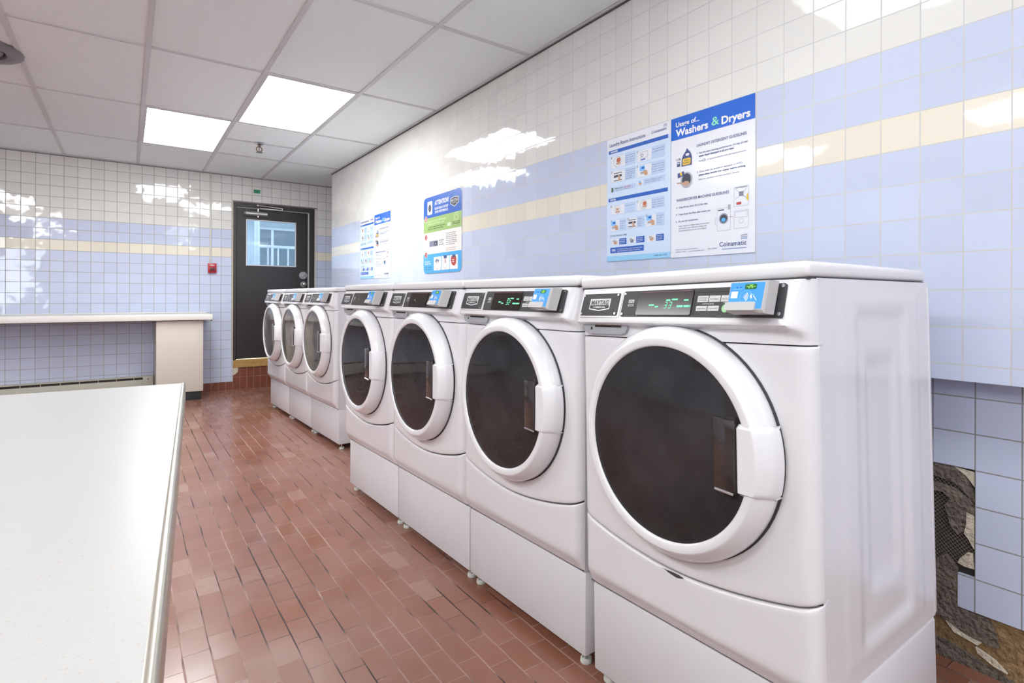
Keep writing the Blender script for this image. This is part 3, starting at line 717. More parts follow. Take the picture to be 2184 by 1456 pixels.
    b = plate(-.092, 1.0675, .076, 1.1255, .0050, 'display'); b.rect(-.088, 1.1225, .072, 1.1245, 'darkred', .0053, CP); b.build('display_window', cp, smooth=30)
    b = MB(); b.rect(-.126, 1.098, -.107, 1.107, 'greylt', .0025, CP); b.line([(-.124, 1.099), (-.117, 1.105), (-.110, 1.0995)], .0013, 'black', .0028, CP); b.rect(-.126, 1.090, -.107, 1.0955, 'greylt', .0025, CP); b.rect(-.124, 1.0915, -.109, 1.094, 'black', .0028, CP); b.build('pictogram', cp, smooth=0)
    b = MB(); b.line([(.083, 1.070), (.083, 1.119), (.186, 1.119)], .0016, 'dark', .0025, CP)
    b.text('OPTIONS', .104, 1.0915, .03, .0028, 'key', .0026, CP); b.text('START', .158, 1.0935, .016, .0026, 'key', .0026, CP); b.build('keypad_print', cp, smooth=0)
    for a, z, w, h, t in ((.089, 1.097, .029, .014, ('POWDER', 'WASH')), (.120, 1.097, .029, .014, ('NORMAL',)), (.151, 1.097, .029, .014, ('DELICATE',)), (.089, 1.077, .029, .0115, ('PERM PRESS',)), (.120, 1.077, .029, .0115, ('LOW HEAT',))):
        b = MB(); b.rect(a, z, a + w, z + h, 'key', .0030, CP, r=.001)
        for i, s_ in enumerate(t): b.text(s_, a + .003, z + h * (.62 - .36 * i) - .0008 - (0 if len(t) > 1 else h * .22), w - .006, .0028, 'ink', .0032, CP)
        b.build('button', cp, smooth=0)
    b = MB(); b.ell(.165, 1.0825, .009, .009, 'green_key', .0030, CP); b.build('start_button', cp, smooth=0)
    # card reader
    b = plate(.186, 1.064, .296, 1.132, .0028, 'seam'); cr = b.build('card_reader', r, smooth=30)
    for a, z in ((.2905, 1.126), (.2905, 1.070)):
        q = MB(); q.cyl(CP(a, z, .0025), CP(a, z, .006), .0040, 'chrome', 14); q.build('screw', cr)
    b = MB()
    def rp(x, z, t):   # t: 0 back .. 1 front
        return (x, -.052 + t * (-.043) - (1.139 - z) * .36, z)
    A = [rp(.200, 1.137, 0), rp(.286, 1.137, 0), rp(.286, 1.070, 0), rp(.200, 1.070, 0)]
    Fm = [rp(.203, 1.1380, .86), rp(.287, 1.1380, .86), rp(.287, 1.074, .86), rp(.203, 1.076, .86)]
    Ff = [rp(.206, 1.1360, 1), rp(.2850, 1.1360, 1), rp(.2850, 1.0805, 1), rp(.206, 1.0805, 1)]
    b.add(A + Fm + Ff, [(0, 1, 5, 4), (1, 2, 6, 5), (2, 3, 7, 6), (3, 0, 4, 7), (4, 5, 9, 8), (5, 6, 10, 9), (6, 7, 11, 10), (7, 4, 8, 11), (8, 9, 10, 11), (3, 2, 1, 0)], 'greylt')
    b.build('reader_housing', cr, smooth=0)
    def RPm(a, z, o): p = rp(a, z, 1); return (p[0], p[1] - o, p[2])
    b = MB()
    b.rect(.2075, 1.0825, .2825, 1.1350, 'bluecard', .0005, RPm)
    b.ring(.246, 1.1055, .0135, .0007, 'bluecard2', .0009, RPm)
    for k in range(4): b.ring(.2395, 1.1065, .003 + k * .0028, .0013, 'white', .0009, RPm, t0=-50, t1=50, seg=8)
    b.line([(.254, 1.113), (.262, 1.110), (.269, 1.100)], .0018, 'bluecard2', .0009, RPm); b.line([(.256, 1.110), (.2585, 1.103)], .004, 'white', .0009, RPm); b.line([(.262, 1.108), (.270, 1.099)], .0013, 'white', .0010, RPm)
    b.rect(.2115, 1.1040, .2265, 1.1175, 'white', .0009, RPm)
    for a in (.2225, .2305): b.ell(a, 1.1255, .0019, .0019, 'pb_royal', .0009, RPm, seg=12)
    b.line([(.215, 1.1215), (.235, 1.1222)], .0012, 'bluecard2', .0009, RPm)
    b.build('reader_face', cr, smooth=0)
    b = MB(); b.rect(.2400, 1.1215, .2660, 1.1320, 'ledbox', .0010, RPm, r=.003)
    for i, ch in enumerate('-25-'): b.seg7(ch, .2435 + i * .0052, 1.1238, .0032, .0060, 'led2', .0014, RPm)
    b.build('reader_display', cr, smooth=0)
    b = MB()   # card shelf
    Vs = [rp(.2035, 1.0965, 1.0), rp(.266, 1.0965, 1.0), rp(.270, 1.0935, 1.0), rp(.2705, 1.0800, 1.06), rp(.2035, 1.0800, 1.06)]
    b.add([(x, y - .004, z) for x, y, z in Vs] + [(x, y + .004, z) for x, y, z in Vs], [(0, 1, 2, 3, 4)] + [(i, (i + 1) % 5, 5 + (i + 1) % 5, 5 + i) for i in range(5)], 'greylt')
    b.box(.212, .268, -.108, -.10, 1.0755, 1.0785, 'dark')
    b.build('card_slot', cr, smooth=0)
    # finger pull under the console
    b = MB(); fy = -.0350
    PF = lambda a, z, o: (a, fy - o, z)
    pts = [(-.309, 1.045), (-.309, 1.030), (-.300, 1.0185), (-.285, 1.0165), (-.163, 1.0165), (-.148, 1.020), (-.141, 1.032), (-.141, 1.045)]
    n = len(pts); b.add([PF(a, z, .012) for a, z in pts] + [PF(a, z, -.002) for a, z in pts], [tuple(range(n))[::-1]] + [(i, (i + 1) % n, n + (i + 1) % n, n + i) for i in range(n)], 'grey')
    b.rect(-.262, 1.0345, -.160, 1.044, 'dark', .0125, PF); b.ell(-.276, 1.031, .004, .0045, 'dark', .0125, PF)
    b.build('finger_pull', r, smooth=0)
    # door
    DC = (.004, 0, .7705); sx = 1.012
    dg = MB(); dg.rev([(.2745, .030), (.2745, .0385), (.268, .0385)], 'seam', O=DC, sx=sx); dg.build('door_gap_shade', r)  # dark ring painted in for the shaded gap behind the door ring
    ringp = [(.268, .036), (.2715, .044), (.2717, .058), (.2698, .067), (.2640, .0755), (.2490, .0915), (.2455, .0945), (.2430, .0953), (.2300, .0938), (.2275, .0928), (.2260, .0915), (.2245, .0880)]
    b = MB(); b.rev(ringp, 'plastic_white', O=DC, sx=sx, seg=96); ring = b.build('door_ring', r, smooth=28)
    b = MB(); b.rev([(.2240, .0865), (.18, .0885), (.12, .0905), (.06, .0917), (0.0, .0921)], 'glass', O=DC, sx=sx, seg=96); gl = b.build('door_glass', r, smooth=60)
    b = MB(); b.rev([(.2200, .082), (.212, .070), (.190, .055), (.150, .046), (.0, .042)], 'bowl', O=DC, sx=sx, seg=48); b.rev([(.13, .045), (.125, .062), (.105, .066), (.095, .050)], 'bowl', O=(.008, 0, .755), seg=40); b.build('door_bowl', r)
    # handle: a wide grip that interrupts the ring on the right
    b = MB()
    zc = .7735; hz = .0725
    def hx(z):   # outer limit follows the ring
        return .008 + .2718 * sx * math.sqrt(max(0, 1 - ((z - .7715) / .2718) ** 2))
    def hy(x, z):
        rr = math.hypot((x - .008) / sx, z - .7715); pr = [(p[0], p[1]) for p in ringp[1:]][::-1]
        if rr <= .243: d = .0953
        else:
            d = pr[-1][1]
            for (ra, da), (rb, db) in zip(pr, pr[1:]):
                if ra <= rr <= rb: d = da + (db - da) * ((rr - ra) / max(1e-6, rb - ra)); break
        return -(d + .0045)
    us = [k / 24 for k in range(25)]; vz = [zc - hz + 2 * hz * k / 20 for k in range(21)]
    def hf(u, z):
        x0 = .2080; x = x0 + (hx(z) + .0015 - x0) * u; y = hy(x, z); e = min(z - (zc - hz), zc + hz - z)
        if e < .006: y += .010 * (1 - e / .006) ** 2
        if x - x0 < .006: y += .012 * (1 - (x - x0) / .006) ** 2
        return (x, y, z)
    b.grid(hf, us, vz, 'plastic_white')
    for u in (0.0, 1.0):
        V = [hf(u, z) for z in vz]; n = len(V); V += [(p[0], -.075 if u < .5 else -.045, p[2]) for p in V]
        F = [(i, i + 1, n + i + 1, n + i) for i in range(n - 1)]; b.add(V, F[::1] if u else [f[::-1] for f in F], 'plastic_white')
    for z in (vz[0], vz[-1]):
        V = [hf(u, z) for u in us]; n = len(V); V += [(p[0], -.06, p[2]) for p in V]
        F = [(i, i + 1, n + i + 1, n + i) for i in range(n - 1)]; b.add(V, F if z > zc else [f[::-1] for f in F], 'plastic_white')
    b.build('door_handle', r, smooth=45)
    b = MB(); b.box(.158, .2075, -.1015, -.086, .706, .854, 'smoke_box', .003); b.box(.190, .2075, -.096, -.086, .702, .858, 'dark', .001)
    b.cyl((.160, -.100, .705), (.205, -.100, .702), .0032, 'chrome', 10)
    b.build('latch_housing', r)
    return r

def show(machine, digits):
    """green figures in the display window; each machine shows its own"""
    cp = [c for c in machine.children if c.name.split('.')[0] == 'control_panel'][0]
    b = MB(); o = .0056
    if digits:
        for i, ch in enumerate(digits): b.seg7(ch, -.004 + i * .0135, 1.0835, .0072, .0138, 'led', o, CP)
        for a, z, w in ((-.052, 1.0895, .017), (-.032, 1.0855, .011), (.000, 1.1005, .013), (.017, 1.102, .018), (.053, 1.100, .013)): b.rect(a, z, a + w, z + .0035, 'led', o, CP)
        for a, w in ((.035, .018), (.055, .015), (.0715, .002)): b.rect(a, 1.0850, a + w, 1.0895, 'led', o, CP)
    else:
        b.rect(-.045, 1.094, -.036, 1.097, 'p_grey', o, CP); b.rect(-.034, 1.089, -.026, 1.0915, 'p_grey', o, CP)
    b.build('display_digits', cp, smooth=0)

def place(o, x, y, yaw_deg, tilt_deg=0.0, z=0.0):
    a = R(tilt_deg); Rz = Matrix.Rotation(R(yaw_deg), 3, 'Z')
    ex, ey, ez = Rz @ Vector((0, -math.cos(a), math.sin(a))), Rz @ Vector((1, 0, 0)), Rz @ Vector((0, math.sin(a), math.cos(a)))
    o.rotation_euler = Matrix((ex, ey, ez)).transposed().to_euler(); o.location = (x, y, z)

GN, GF = 'near row of four laundry machines', 'far row of three laundry machines'
m1 = make_machine('white front-load laundry machine nearest the camera, green display reading 33', GN)
row = [(1.091, 1.558, 1.73, 'second white laundry machine from the camera, green display reading 32', '32', GN),
       (1.071, 2.215, 1.73, 'third white laundry machine from the camera, display nearly dark', '', GN),
       (1.051, 2.873, 1.73, 'fourth white laundry machine from the camera, last before the gap between the rows', '', GN),
       (1.227, 4.384, 1.96, 'white laundry machine in the far row closest to the gap between the rows', '', GF),
       (1.205, 5.049, 1.96, 'middle white laundry machine of the three in the far row', '', GF),
       (1.182, 5.714, 1.96, 'white laundry machine farthest from the camera, in front of the black door', '', GF)]
for x, y, yw, lab, dg_, grp in row:
    c = copy_tree(m1); c['label'] = lab; c['group'] = grp; place(c, x, y, yw); c.scale = (.968 if grp == GN else .98, 1, 1); show(c, dg_)
    if grp == GF:      # far doors: paler diffuse glass stands in for their bright reflections
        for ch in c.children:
            if ch.name.startswith('door_glass'): ch.data = ch.data.copy(); ch.data.materials[0] = M['glass_sheen']
show(m1, '33'); place(m1, 1.10, .855, 0.0, 1.45)
for ch in m1.children:       # levelling feet keep the leaning machine on the floor
    if ch.name.startswith('foot'):
        x = sum(v.co.x for v in ch.data.vertices) / len(ch.data.vertices); ch.location.z = -math.sin(R(1.45)) * x + (.0004)
# a chip in the paint along the lower panel of the nearest machine
b = MB()
pts = [(-.045, .4475), (-.030, .4465), (-.022, .4435), (-.008, .4415), (.004, .440), (.018, .4432), (.026, .447), (.010, .4495), (-.012, .4495)]
b.poly(pts[::-1], 'seam', .0385 + .0008); b.build('paint_chip', m1, smooth=0)

# ------------------------------------------------------------------ posters on the right wall
def logo(b, a, z, w, cap, P, o=.0012):
    b.text('Coinamatic', a, z, w, cap, 'ink_blue', o, P)
    for k in range(3): b.line([(a + w * .80, z + cap * (1.25 + k * .35)), (a + w * .90, z + cap * (1.45 + k * .38)), (a + w * 1.03, z + cap * (1.35 + k * .42))], cap * .14, 'ink_grey' if k else 'pb_navy', o, P)
def fit_board(y0, z0, w, h, rr, name, label, cat='poster'):
    P = lambda a, z, o: (XW - .004 - o, y0 - a, z0 + z)
    b = MB(); pts = []
    if rr:
        for cx, cy, t0 in ((w - rr, h - rr, 0), (rr, h - rr, 90), (rr, rr, 180), (w - rr, rr, 270)):
            for k in range(8): t = R(t0 + k * 90 / 7); pts.append((cx + rr * math.cos(t), cy + rr * math.sin(t)))
    else: pts = [(w, h), (0, h), (0, 0), (w, 0)]
    n = len(pts); b.add([P(a, z, 0) for a, z in pts] + [P(a, z, -.0035) for a, z in pts], [tuple(range(n))] + [(i, n + i, n + (i + 1) % n, (i + 1) % n) for i in range(n)], 'board')
    return b, P
def words(b, t, a, z, w, cap, m, P, o=.0012, bold=0.0): b.text(t, a, z, w, cap, m, o, P, bold=bold)

def usage_poster(y0, z0, label):
    b, P = fit_board(y0, z0, .403, .606, 0, '', '')
    b.rect(0, .510, .403, .606, 'pb_royal', .0005, P)
    b.text('Usage of...', .025, .565, .123, .020, 'white', .001, P, bold=.02); b.text('Washers', .025, .524, .166, .030, 'white', .001, P, bold=.03)
    b.text('&', .208, .528, .036, .034, 'p_mint', .001, P); b.text('Dryers', .255, .523, .128, .030, 'white', .001, P, bold=.03)
    b.text('LAUNDRY DETERGENT GUIDELINES', .136, .457, .232, .0115, 'ink_blue', .001, P)
    L = [('1.  For the best cleaning performance, 1/4 cup of cold', .136, .426, .235), ('water liquid detergent is all you need.', .146, .413, .167), ('Note:        is recommended for best cleaning performance.', .146, .393, .222),
         ('2.  If you must use powdered detergent or PODS,', .136, .348, .216), ('please place directly into washer before clothing.', .146, .334, .218), ('Note: Do not place in the liquid detergent dispenser.', .146, .316, .193)]
    for i, (t, a, z, w) in enumerate(L): b.text(t, a, z, w, .0075 if i not in (2, 5) else .006, 'ink_blue' if i not in (2, 5) else 'ink_grey', .001, P, bold=.03 if i in (1, 4) else .012)
    b.ell(.172, .396, .008, .006, 'p_grey', .001, P); b.ell(.171, .396, .004, .003, 'board', .0014, P)
    # detergent jug
    b.poly([(.056, .389), (.110, .389), (.110, .425), (.104, .442), (.092, .455), (.084, .464), (.079, .452), (.064, .436), (.057, .420)], 'ink_blue', .001, P)
    b.rect(.062, .393, .104, .421, 'p_yellow', .0013, P, r=.006); b.text('Liquid', .070, .410, .026, .006, 'ink', .0016, P); b.text('Detergent', .065, .400, .035, .006, 'ink', .0016, P); b.ell(.088, .436, .010, .006, 'board', .0013, P)
    b.text('1/4', .030, .417, .021, .012, 'ink', .001, P); b.rect(.032, .392, .049, .412, 'ink_blue', .001, P); b.rect(.034, .404, .047, .408, 'board', .0013, P)
    # pouring into the washer
    b.ell(.083, .328, .031, .034, 'p_grey', .001, P); b.ell(.083, .330, .023, .026, 'ink', .0013, P); b.ell(.080, .314, .018, .010, 'p_skin', .0016, P)
    b.poly([(.038, .342), (.072, .350), (.070, .368), (.036, .362)], 'ink_blue', .0019, P); b.poly([(.052, .350), (.062, .352), (.058, .366), (.048, .364)], 'p_yellow', .0021, P)
    b.line([(.033, .322), (.060, .318)], .005, 'p_skin', .0019, P)
    b.text('WASHER/DRYER MACHINE GUIDELINES', .029, .241, .262, .0115, 'ink_blue', .001, P)
    for t, a, z, w in (('3.  Only fill the drum 2/3 of the way.', .029, .211, .162), ('4.  Clean dryer lint filter after every use.', .027, .181, .178), ('5.  Do not dry comforters.', .027, .151, .117)): b.text(t, a, z, w, .0075, 'ink_blue', .001, P)
    for t, z, w in (('Note: Failure to follow these instructions', .131, .156), ('will result in low efficiency drying and', .121, .143), ('overloaded dryers can be a fire hazard.', .111, .143)): b.text(t, .042, z, w, .006, 'ink_grey', .001, P)
    # machine drawings
    q = .0012
    for a0, z0_, a1, z1_ in ((.236, .095, .297, .185), (.313, .098, .376, .166), (.313, .184, .376, .260), (.318, .140, .371, .162)): b.line([(a0, z0_), (a1, z0_), (a1, z1_), (a0, z1_), (a0, z0_)], q, 'p_grey', .001, P)
    b.ring(.266, .143, .021, .003, 'ink_grey', .0011, P); b.ell(.266, .143, .0165, .0165, 'ink', .0012, P); b.ell(.266, .138, .010, .008, 'pb_cyan', .0014, P)
    b.rect(.240, .176, .268, .180, 'ink', .0012, P); b.rect(.286, .176, .297, .196, 'p_grey', .0012, P); b.line([(.236, .150), (.228, .146), (.226, .126), (.234, .118)], q, 'p_grey', .001, P); b.line([(.290, .148), (.310, .146)], q, 'p_red', .001, P)
    b.line([(.320, .250), (.369, .212)], q, 'ink_grey', .001, P); b.line([(.320, .212), (.369, .250)], q, 'ink_grey', .001, P); b.rect(.335, .222, .354, .240, 'ink_grey', .0012, P); b.rect(.324, .190, .345, .200, 'p_red', .0012, P); b.ell(.372, .215, .004, .014, 'p_yellow', .0014, P); b.line([(.318, .256), (.371, .256)], .002, 'ink', .0012, P)
    b.ring(.345, .126, .010, q, 'p_grey', .001, P)
    logo(b, .247, .032, .121, .018, P, .001); b.text('Commercial & Multi-Family Laundry Solutions', .259, .019, .109, .005, 'pb_navy', .001, P)
    b.text('Customer Care and Assistance', .025, .031, .116, .005, 'ink_grey', .001, P); b.text('1-800-561-1972   |   www.coinamatic.com', .025, .021, .148, .005, 'ink_grey', .001, P); b.text('VERT 09/2021', .19, .024, .045, .005, 'ink_grey', .001, P)
    return tag(b.build('instruction_poster', smooth=0), label, 'poster')

def room_poster(y0, z0, label):
    b, P = fit_board(y0, z0, .400, .602, 0, '', '')
    b.rect(0, 0, .400, .300, 'pb_pale', .0003, P); b.rect(0, .30, .400, .545, 'pb_pale', .0003, P); b.rect(0, 0, .400, .025, 'pb_sky', .0005, P)
    b.text('Laundry Room Instructions', .018, .563, .234, .017, 'ink_blue', .001, P, shear=.0)
    logo(b, .289, .568, .088, .012, P, .001)
    b.rect(.013, .528, .386, .545, 'pb_navy', .0008, P); b.text('WASHER', .025, .532, .05, .009, 'white', .0011, P, bold=.02)
    b.rect(.012, .293, .385, .310, 'pb_navy', .0008, P); b.text('DRYER', .025, .297, .038, .009, 'white', .0011, P, bold=.02)
    def cell(a0, z0_, a1, z1_, sp, kind, no, lines):
        b.rect(a0, z0_, a1, z1_, 'pb_cell', .0006, P); b.rect(a0 + .002, z0_ + .002, a0 + sp, z1_ - .002, 'board', .0009, P)
        b.ring(a0 + .005, z1_ - .006, .005, .0012, 'ink_grey', .0012, P, seg=12); b.text(str(no), a0 + .0035, z1_ - .009, .003, .006, 'ink_blue', .0013, P)
        cx = a0 + sp * .5; cz = (z0_ + z1_) / 2; s_ = min(sp, z1_ - z0_) * .5
        if kind == 'drum':
            b.ring(cx - s_ * .1, cz, s_ * .85, .0018, 'p_grey', .0012, P); b.ell(cx + s_ * .15, cz + s_ * .2, s_ * .45, s_ * .4, 'p_orange', .0014, P); b.ell(cx + s_ * .1, cz - s_ * .3, s_ * .5, s_ * .2, 'p_skin', .0015, P); b.line([(cx - s_ * .7, cz - s_ * .5), (cx - s_ * .2, cz - s_ * .8)], .002, 'p_mint', .0015, P)
        elif kind == 'hand':
            b.rect(cx - s_ * .9, cz + s_ * .0, cx + s_ * .2, cz + s_ * .8, 'bluecard2', .0012, P); b.rect(cx - s_ * .5, cz + s_ * .3, cx + s_ * .1, cz + s_ * .6, 'pb_navy', .0013, P); b.poly([(cx - s_ * .5, cz - s_ * .3), (cx + s_ * .2, cz + s_ * .1), (cx + s_ * .7, cz - s_ * .1), (cx + s_ * .8, cz - s_ * .8), (cx + s_ * .2, cz - s_ * .8), (cx, cz - s_ * .4)], 'p_skin', .0015, P); b.rect(cx - s_ * .7, cz - s_ * .5, cx + s_ * .0, cz - s_ * .1, 'p_grey', .0014, P)
        elif kind == 'keys':
            for k in range(3):
                b.rect(cx - s_ * .9, cz - s_ * .75 + k * s_ * .6, cx + s_ * .9, cz - s_ * .62 + k * s_ * .6, 'ink', .0012, P)
            b.rect(cx - s_ * .9, cz - s_ * .1, cx + s_ * .9, cz + s_ * .22, 'ink', .0013, P); b.poly([(cx, cz + s_ * .3), (cx + s_ * .4, cz + s_ * .1), (cx + s_ * .7, cz - s_ * .8), (cx + s_ * .2, cz - s_ * .8)], 'p_skin', .0015, P)
        elif kind == 'lint':
            b.ring(cx, cz, s_ * .8, .0015, 'p_grey', .0012, P); b.rect(cx - s_ * .4, cz - s_ * .2, cx + s_ * .4, cz + s_ * .3, 'p_skin', .0013, P); b.rect(cx - s_ * .5, cz - s_ * .55, cx + s_ * .6, cz - s_ * .35, 'p_orange', .0013, P)
        elif kind == 'box':
            b.line([(cx - s_ * .8, cz - s_ * .4), (cx + s_ * .8, cz - s_ * .4), (cx + s_ * .8, cz + s_ * .6), (cx - s_ * .8, cz + s_ * .6), (cx - s_ * .8, cz - s_ * .4)], .0016, 'p_grey', .0012, P); b.ring(cx - s_ * .4, cz + .002, s_ * .25, .002, 'ink', .0013, P); b.rect(cx - s_ * .7, cz - s_ * .75, cx + s_ * .3, cz - s_ * .55, 'pb_navy', .0013, P)
        w = a1 - a0 - sp - .008; n = len(lines); hgt = (z1_ - z0_)
        for k, t in enumerate(lines): b.text(t, a0 + sp + .004, z1_ - (k + 1) * min(.0105, hgt * .8 / max(n, 1)) - hgt * .08, w * (1.0 if len(t) > 7 else .7), .0045, 'ink_grey', .0012, P)
    cell(.028, .453, .191, .514, .095, 'drum', 1, ['Load clothes', 'into washer', 'and close', 'the door.']); cell(.199, .452, .368, .508, .090, 'box', 2, ['Add detergent', 'to dispenser.'])
    cell(.028, .383, .191, .442, .095, 'keys', 3, ['Select wash', 'temperature', 'and cycle', 'on the', 'keypad.']); cell(.199, .380, .369, .439, .090, 'hand', 4, ['Tap card on', 'reader to pay.', 'Price is shown', 'on the display.'])
    b.rect(.028, .339, .191, .362, 'pb_cell', .0006, P, r=.004); b.rect(.032, .339, .044, .360, 'p_dkgreen', .0009, P); b.text('PRESS START', .056, .350, .055, .006, 'p_dkgreen', .0009, P, bold=.02); b.text('AND ENJOY', .113, .350, .052, .006, 'p_red', .0009, P, bold=.02); b.text('your free time while the machine runs.', .056, .342, .12, .004, 'ink_grey', .0009, P)
    b.rect(.200, .343, .369, .371, 'pb_cell', .0006, P, r=.004); b.rect(.204, .345, .240, .369, 'board', .0009, P); b.ell(.222, .352, .010, .006, 'p_skin', .0012, P); b.rect(.212, .357, .226, .366, 'bluecard2', .0012, P); b.text('Remove clothes promptly for', .252, .359, .105, .005, 'ink_grey', .001, P); b.text('the next resident to use.', .252, .350, .09, .005, 'ink_grey', .001, P)
    cell(.026, .225, .192, .275, .095, 'lint', 1, ['Clean lint filter.']); cell(.200, .226, .365, .277, .090, 'drum', 2, ['Load clothes', 'into dryer', 'and close', 'the door.'])
    cell(.027, .145, .131, .203, .060, 'hand', 3, ['Tap card', 'on the', 'reader', 'to pay.']); cell(.140, .150, .248, .202, .062, 'keys', 4, ['Select', 'heat and', 'press', 'start.', 'Wait.']); cell(.256, .147, .365, .205, .062, 'hand', 5, ['Tap again', 'to add', 'more', 'time.'])
    b.text('EXTRA DRYING TIME?', .025, .120, .113, .0075, 'ink_blue', .001, P)
    for a0, a1, k in ((.086, .134, 0), (.197, .249, 1), (.318, .363, 0)):
        b.rect(a0, .079, a1, .108, 'pb_navy', .0008, P); b.rect(a0 - .052, .079, a0 - .003, .108, 'board', .0008, P); b.ell(a0 - .026, .090, .012, .009, 'p_skin' if not k else 'ink_grey', .0011, P); b.rect(a0 - .042, .094, a0 - .026, .104, 'p_grey', .0012, P)
        for j in range(3): b.text(('Tap card', 'to add', 'minutes')[j], a0 + .004, .0995 - j * .0075, (a1 - a0) * .7, .004, 'white', .0011, P)
    b.rect(.025, .040, .245, .067, 'pb_navy', .0008, P, r=.003); b.text('TIPS', .034, .048, .026, .010, 'white', .0011, P, bold=.03); b.text('Do not overload machines, clothes need room to tumble.', .072, .055, .165, .0048, 'white', .0011, P); b.text('Use the right amount of detergent for each load.', .072, .046, .150, .0048, 'white', .0011, P)
    b.text('1-800-561-1972', .305, .010, .078, .0065, 'ink_blue', .0009, P)
    return tag(b.build('instruction_poster', smooth=0), label, 'poster')

Z0 = EYE + .174
room_poster(2.003, Z0 + .003, 'pale blue Laundry Room Instructions poster, the large near one, left of the white poster')
usage_poster(1.600, Z0, 'white Usage of Washers & Dryers poster with blue header, the large near one')
room_poster(5.614, Z0 + .003, 'small far pale blue instructions poster near the corner of the tiled wall')
usage_poster(5.210, Z0, 'small far white poster with blue header, right beside the far pale blue poster')

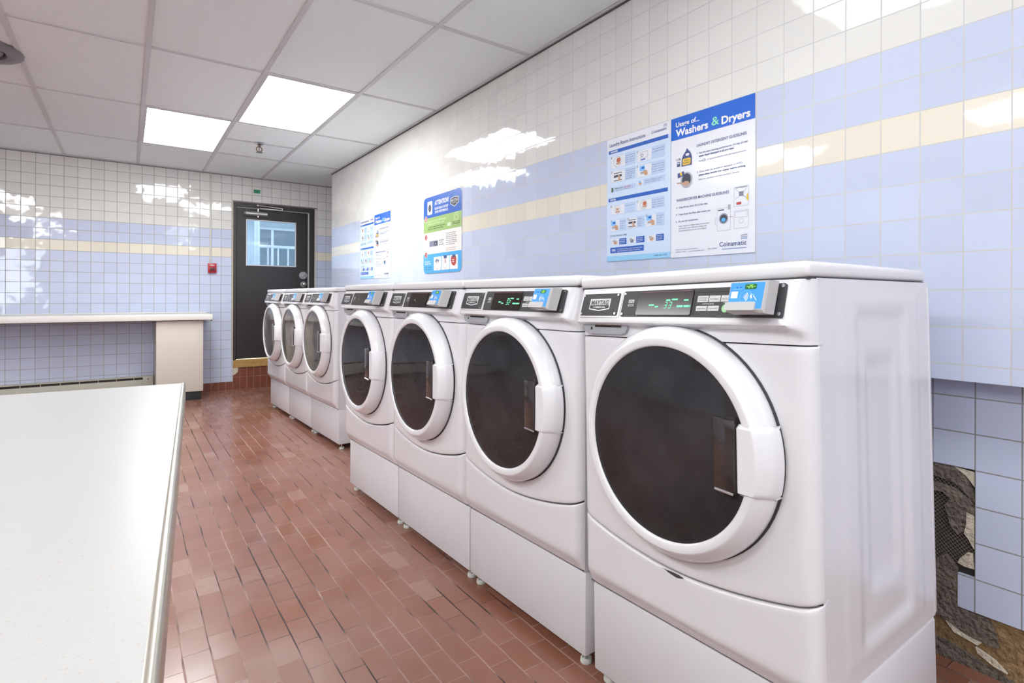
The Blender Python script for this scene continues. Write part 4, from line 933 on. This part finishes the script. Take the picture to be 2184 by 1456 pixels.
def attention_poster():
    w, h = .626, .600; b, P = fit_board(4.112, EYE + .183, w, h, .045, '', '')
    def band(z0, z1, m, top=False, bot=False):
        rr = .045; pts = [(0, z0), (w, z0), (w, z1), (0, z1)]
        if top: pts = [(0, z0), (w, z0)] + [(w - rr + rr * math.cos(R(k * 15)), z1 - rr + rr * math.sin(R(k * 15))) for k in range(7)] + [(rr + rr * math.cos(R(90 + k * 15)), z1 - rr + rr * math.sin(R(90 + k * 15))) for k in range(7)]
        if bot: pts = [(w, z1), (0, z1)] + [(rr + rr * math.cos(R(180 + k * 15)), z0 + rr + rr * math.sin(R(180 + k * 15))) for k in range(7)] + [(w - rr + rr * math.cos(R(270 + k * 15)), z0 + rr + rr * math.sin(R(270 + k * 15))) for k in range(7)]
        b.poly(pts, m, .0005, P)
    band(.436, h, 'pb_navy', top=True); band(.320, .436, 'p_green'); band(.152, .320, 'p_cream'); band(0, .152, 'pb_cyan', bot=True)
    b.rect(.070, .461, .155, .566, 'white', .001, P, r=.006); b.ell(.112, .512, .024, .030, 'ink', .0013, P); b.rect(.080, .552, .145, .556, 'p_grey', .0013, P)
    b.text('ATTENTION!', .194, .526, .233, .033, 'white', .001, P, bold=.03, shear=.15); b.text('PLEASE READ FOR BEST', .197, .489, .228, .018, 'white', .001, P, bold=.02); b.text('DRYER PERFORMANCE.', .201, .462, .220, .018, 'white', .001, P, bold=.02)
    b.poly([(.456, .500), (.520, .474), (.585, .500), (.585, .542), (.520, .552), (.456, .542)], 'greylt', .001, P); b.poly([(.464, .504), (.520, .481), (.577, .504), (.577, .537), (.520, .546), (.464, .537)], 'ink', .0013, P)
    b.text('MAYTAG', .470, .513, .100, .020, 'greylt', .0016, P, bold=.03); b.text('COMMERCIAL', .482, .500, .076, .008, 'greylt', .0016, P)
    for no, a, z in (('1', .044, .430), ('2', .047, .286), ('3', .048, .148)):
        b.ell(a, z, .026, .024, 'white', .001, P); b.ell(a, z, .023, .021, 'p_red', .0013, P); b.text(no, a - .007, z - .010, .014, .020, 'white', .0016, P, bold=.03)
    b.text('CLEAN LINT SCREEN BEFORE AND', .071, .400, .315, .014, 'p_lime', .001, P); b.text('AFTER EVERY DRYER LOAD.', .071, .379, .292, .014, 'p_lime', .001, P)
    b.text('A clean screen dries faster and', .078, .358, .290, .010, 'p_dkgreen', .001, P, bold=.02); b.text('helps save energy every time.', .078, .342, .267, .010, 'p_dkgreen', .001, P, bold=.02)
    b.ring(.547, .396, .038, .004, 'p_lime', .001, P); b.ring(.547, .396, .022, .004, 'p_lime', .001, P); b.rect(.408, .342, .466, .368, 'p_lime', .001, P, r=.006); b.rect(.420, .348, .452, .354, 'white', .0013, P)
    b.text('INSPECT SCREEN', .491, .360, .107, .008, 'p_dkgreen', .001, P, bold=.02); b.text('FOR DAMAGE.', .491, .347, .107, .008, 'p_dkgreen', .001, P, bold=.02)
    b.rect(.106, .208, .253, .252, 'ink_grey', .001, P); b.rect(.190, .214, .246, .244, 'ink', .0013, P); b.text('33', .206, .222, .018, .012, 'white', .0016, P)
    for i in range(3):
        for z in (.248, .216): b.ell(.280 + i * .028, z, .007, .006, 'ink', .001, P)
    b.text('Temperatures', .272, .229, .068, .009, 'ink', .001, P)
    T = ['Choose the cycle that', 'is best for your load.', 'High heat is for heavy', 'fabrics and towels. Use', 'low heat for delicates.', 'Press start to begin', 'your drying cycle.', '', 'Do not open the door', 'while drum is turning.']
    for k, t in enumerate(T):
        if t: b.text(t, .387, .288 - k * .0138, (.160, .150, .168, .165, .16, .172, .14, 0, .165, .15)[k], .0075, 'ink' if k < 8 else 'p_skin', .001, P)
    b.text('FOLLOW', .023, .088, .103, .011, 'white', .001, P); b.text('THESE TIPS', .023, .070, .11, .011, 'white', .001, P); b.text('Do not overload.', .026, .046, .12, .008, 'ink_blue', .001, P); b.text('Keep dryer clear.', .029, .028, .117, .008, 'ink_blue', .001, P)
    for i, (a0, a1) in enumerate(((.185, .304), (.314, .441), (.448, .572))):
        b.rect(a0, .021, a1, .124, 'white', .001, P, r=.006); c = (a0 + a1) / 2
        if i == 0: b.poly([(c - .040, .090), (c - .01, .112), (c + .035, .096), (c + .02, .080), (c, .092), (c - .018, .078)], 'ink_grey', .0013, P); b.ring(c, .055, .026, .003, 'p_red', .0013, P, t0=30, t1=330)
        if i == 1: b.poly([(c - .030, .128), (c + .030, .128), (c + .022, .106), (c - .022, .106)], 'ink_blue', .0013, P); b.line([(c - .016, .105), (c + .012, .074)], .005, 'p_red', .0014, P); b.line([(c + .016, .105), (c - .010, .074)], .005, 'p_red', .0014, P); b.ring(c, .052, .025, .003, 'p_grey', .0013, P)
        if i == 2: b.poly([(c - .040, .112), (c - .02, .120), (c + .028, .118), (c + .040, .100), (c + .035, .060), (c + .005, .042), (c - .030, .056), (c - .044, .085)], 'p_red', .0013, P); b.rect(c - .020, .108, c + .026, .126, 'ink_blue', .0015, P); b.rect(c - .022, .086, c + .006, .092, 'white', .0015, P); b.rect(c - .022, .072, c + .006, .078, 'white', .0015, P)
    return tag(b.build('attention_poster', smooth=0), 'rounded poster in blue, green, white and cyan bands headed ATTENTION!', 'poster')
attention_poster()
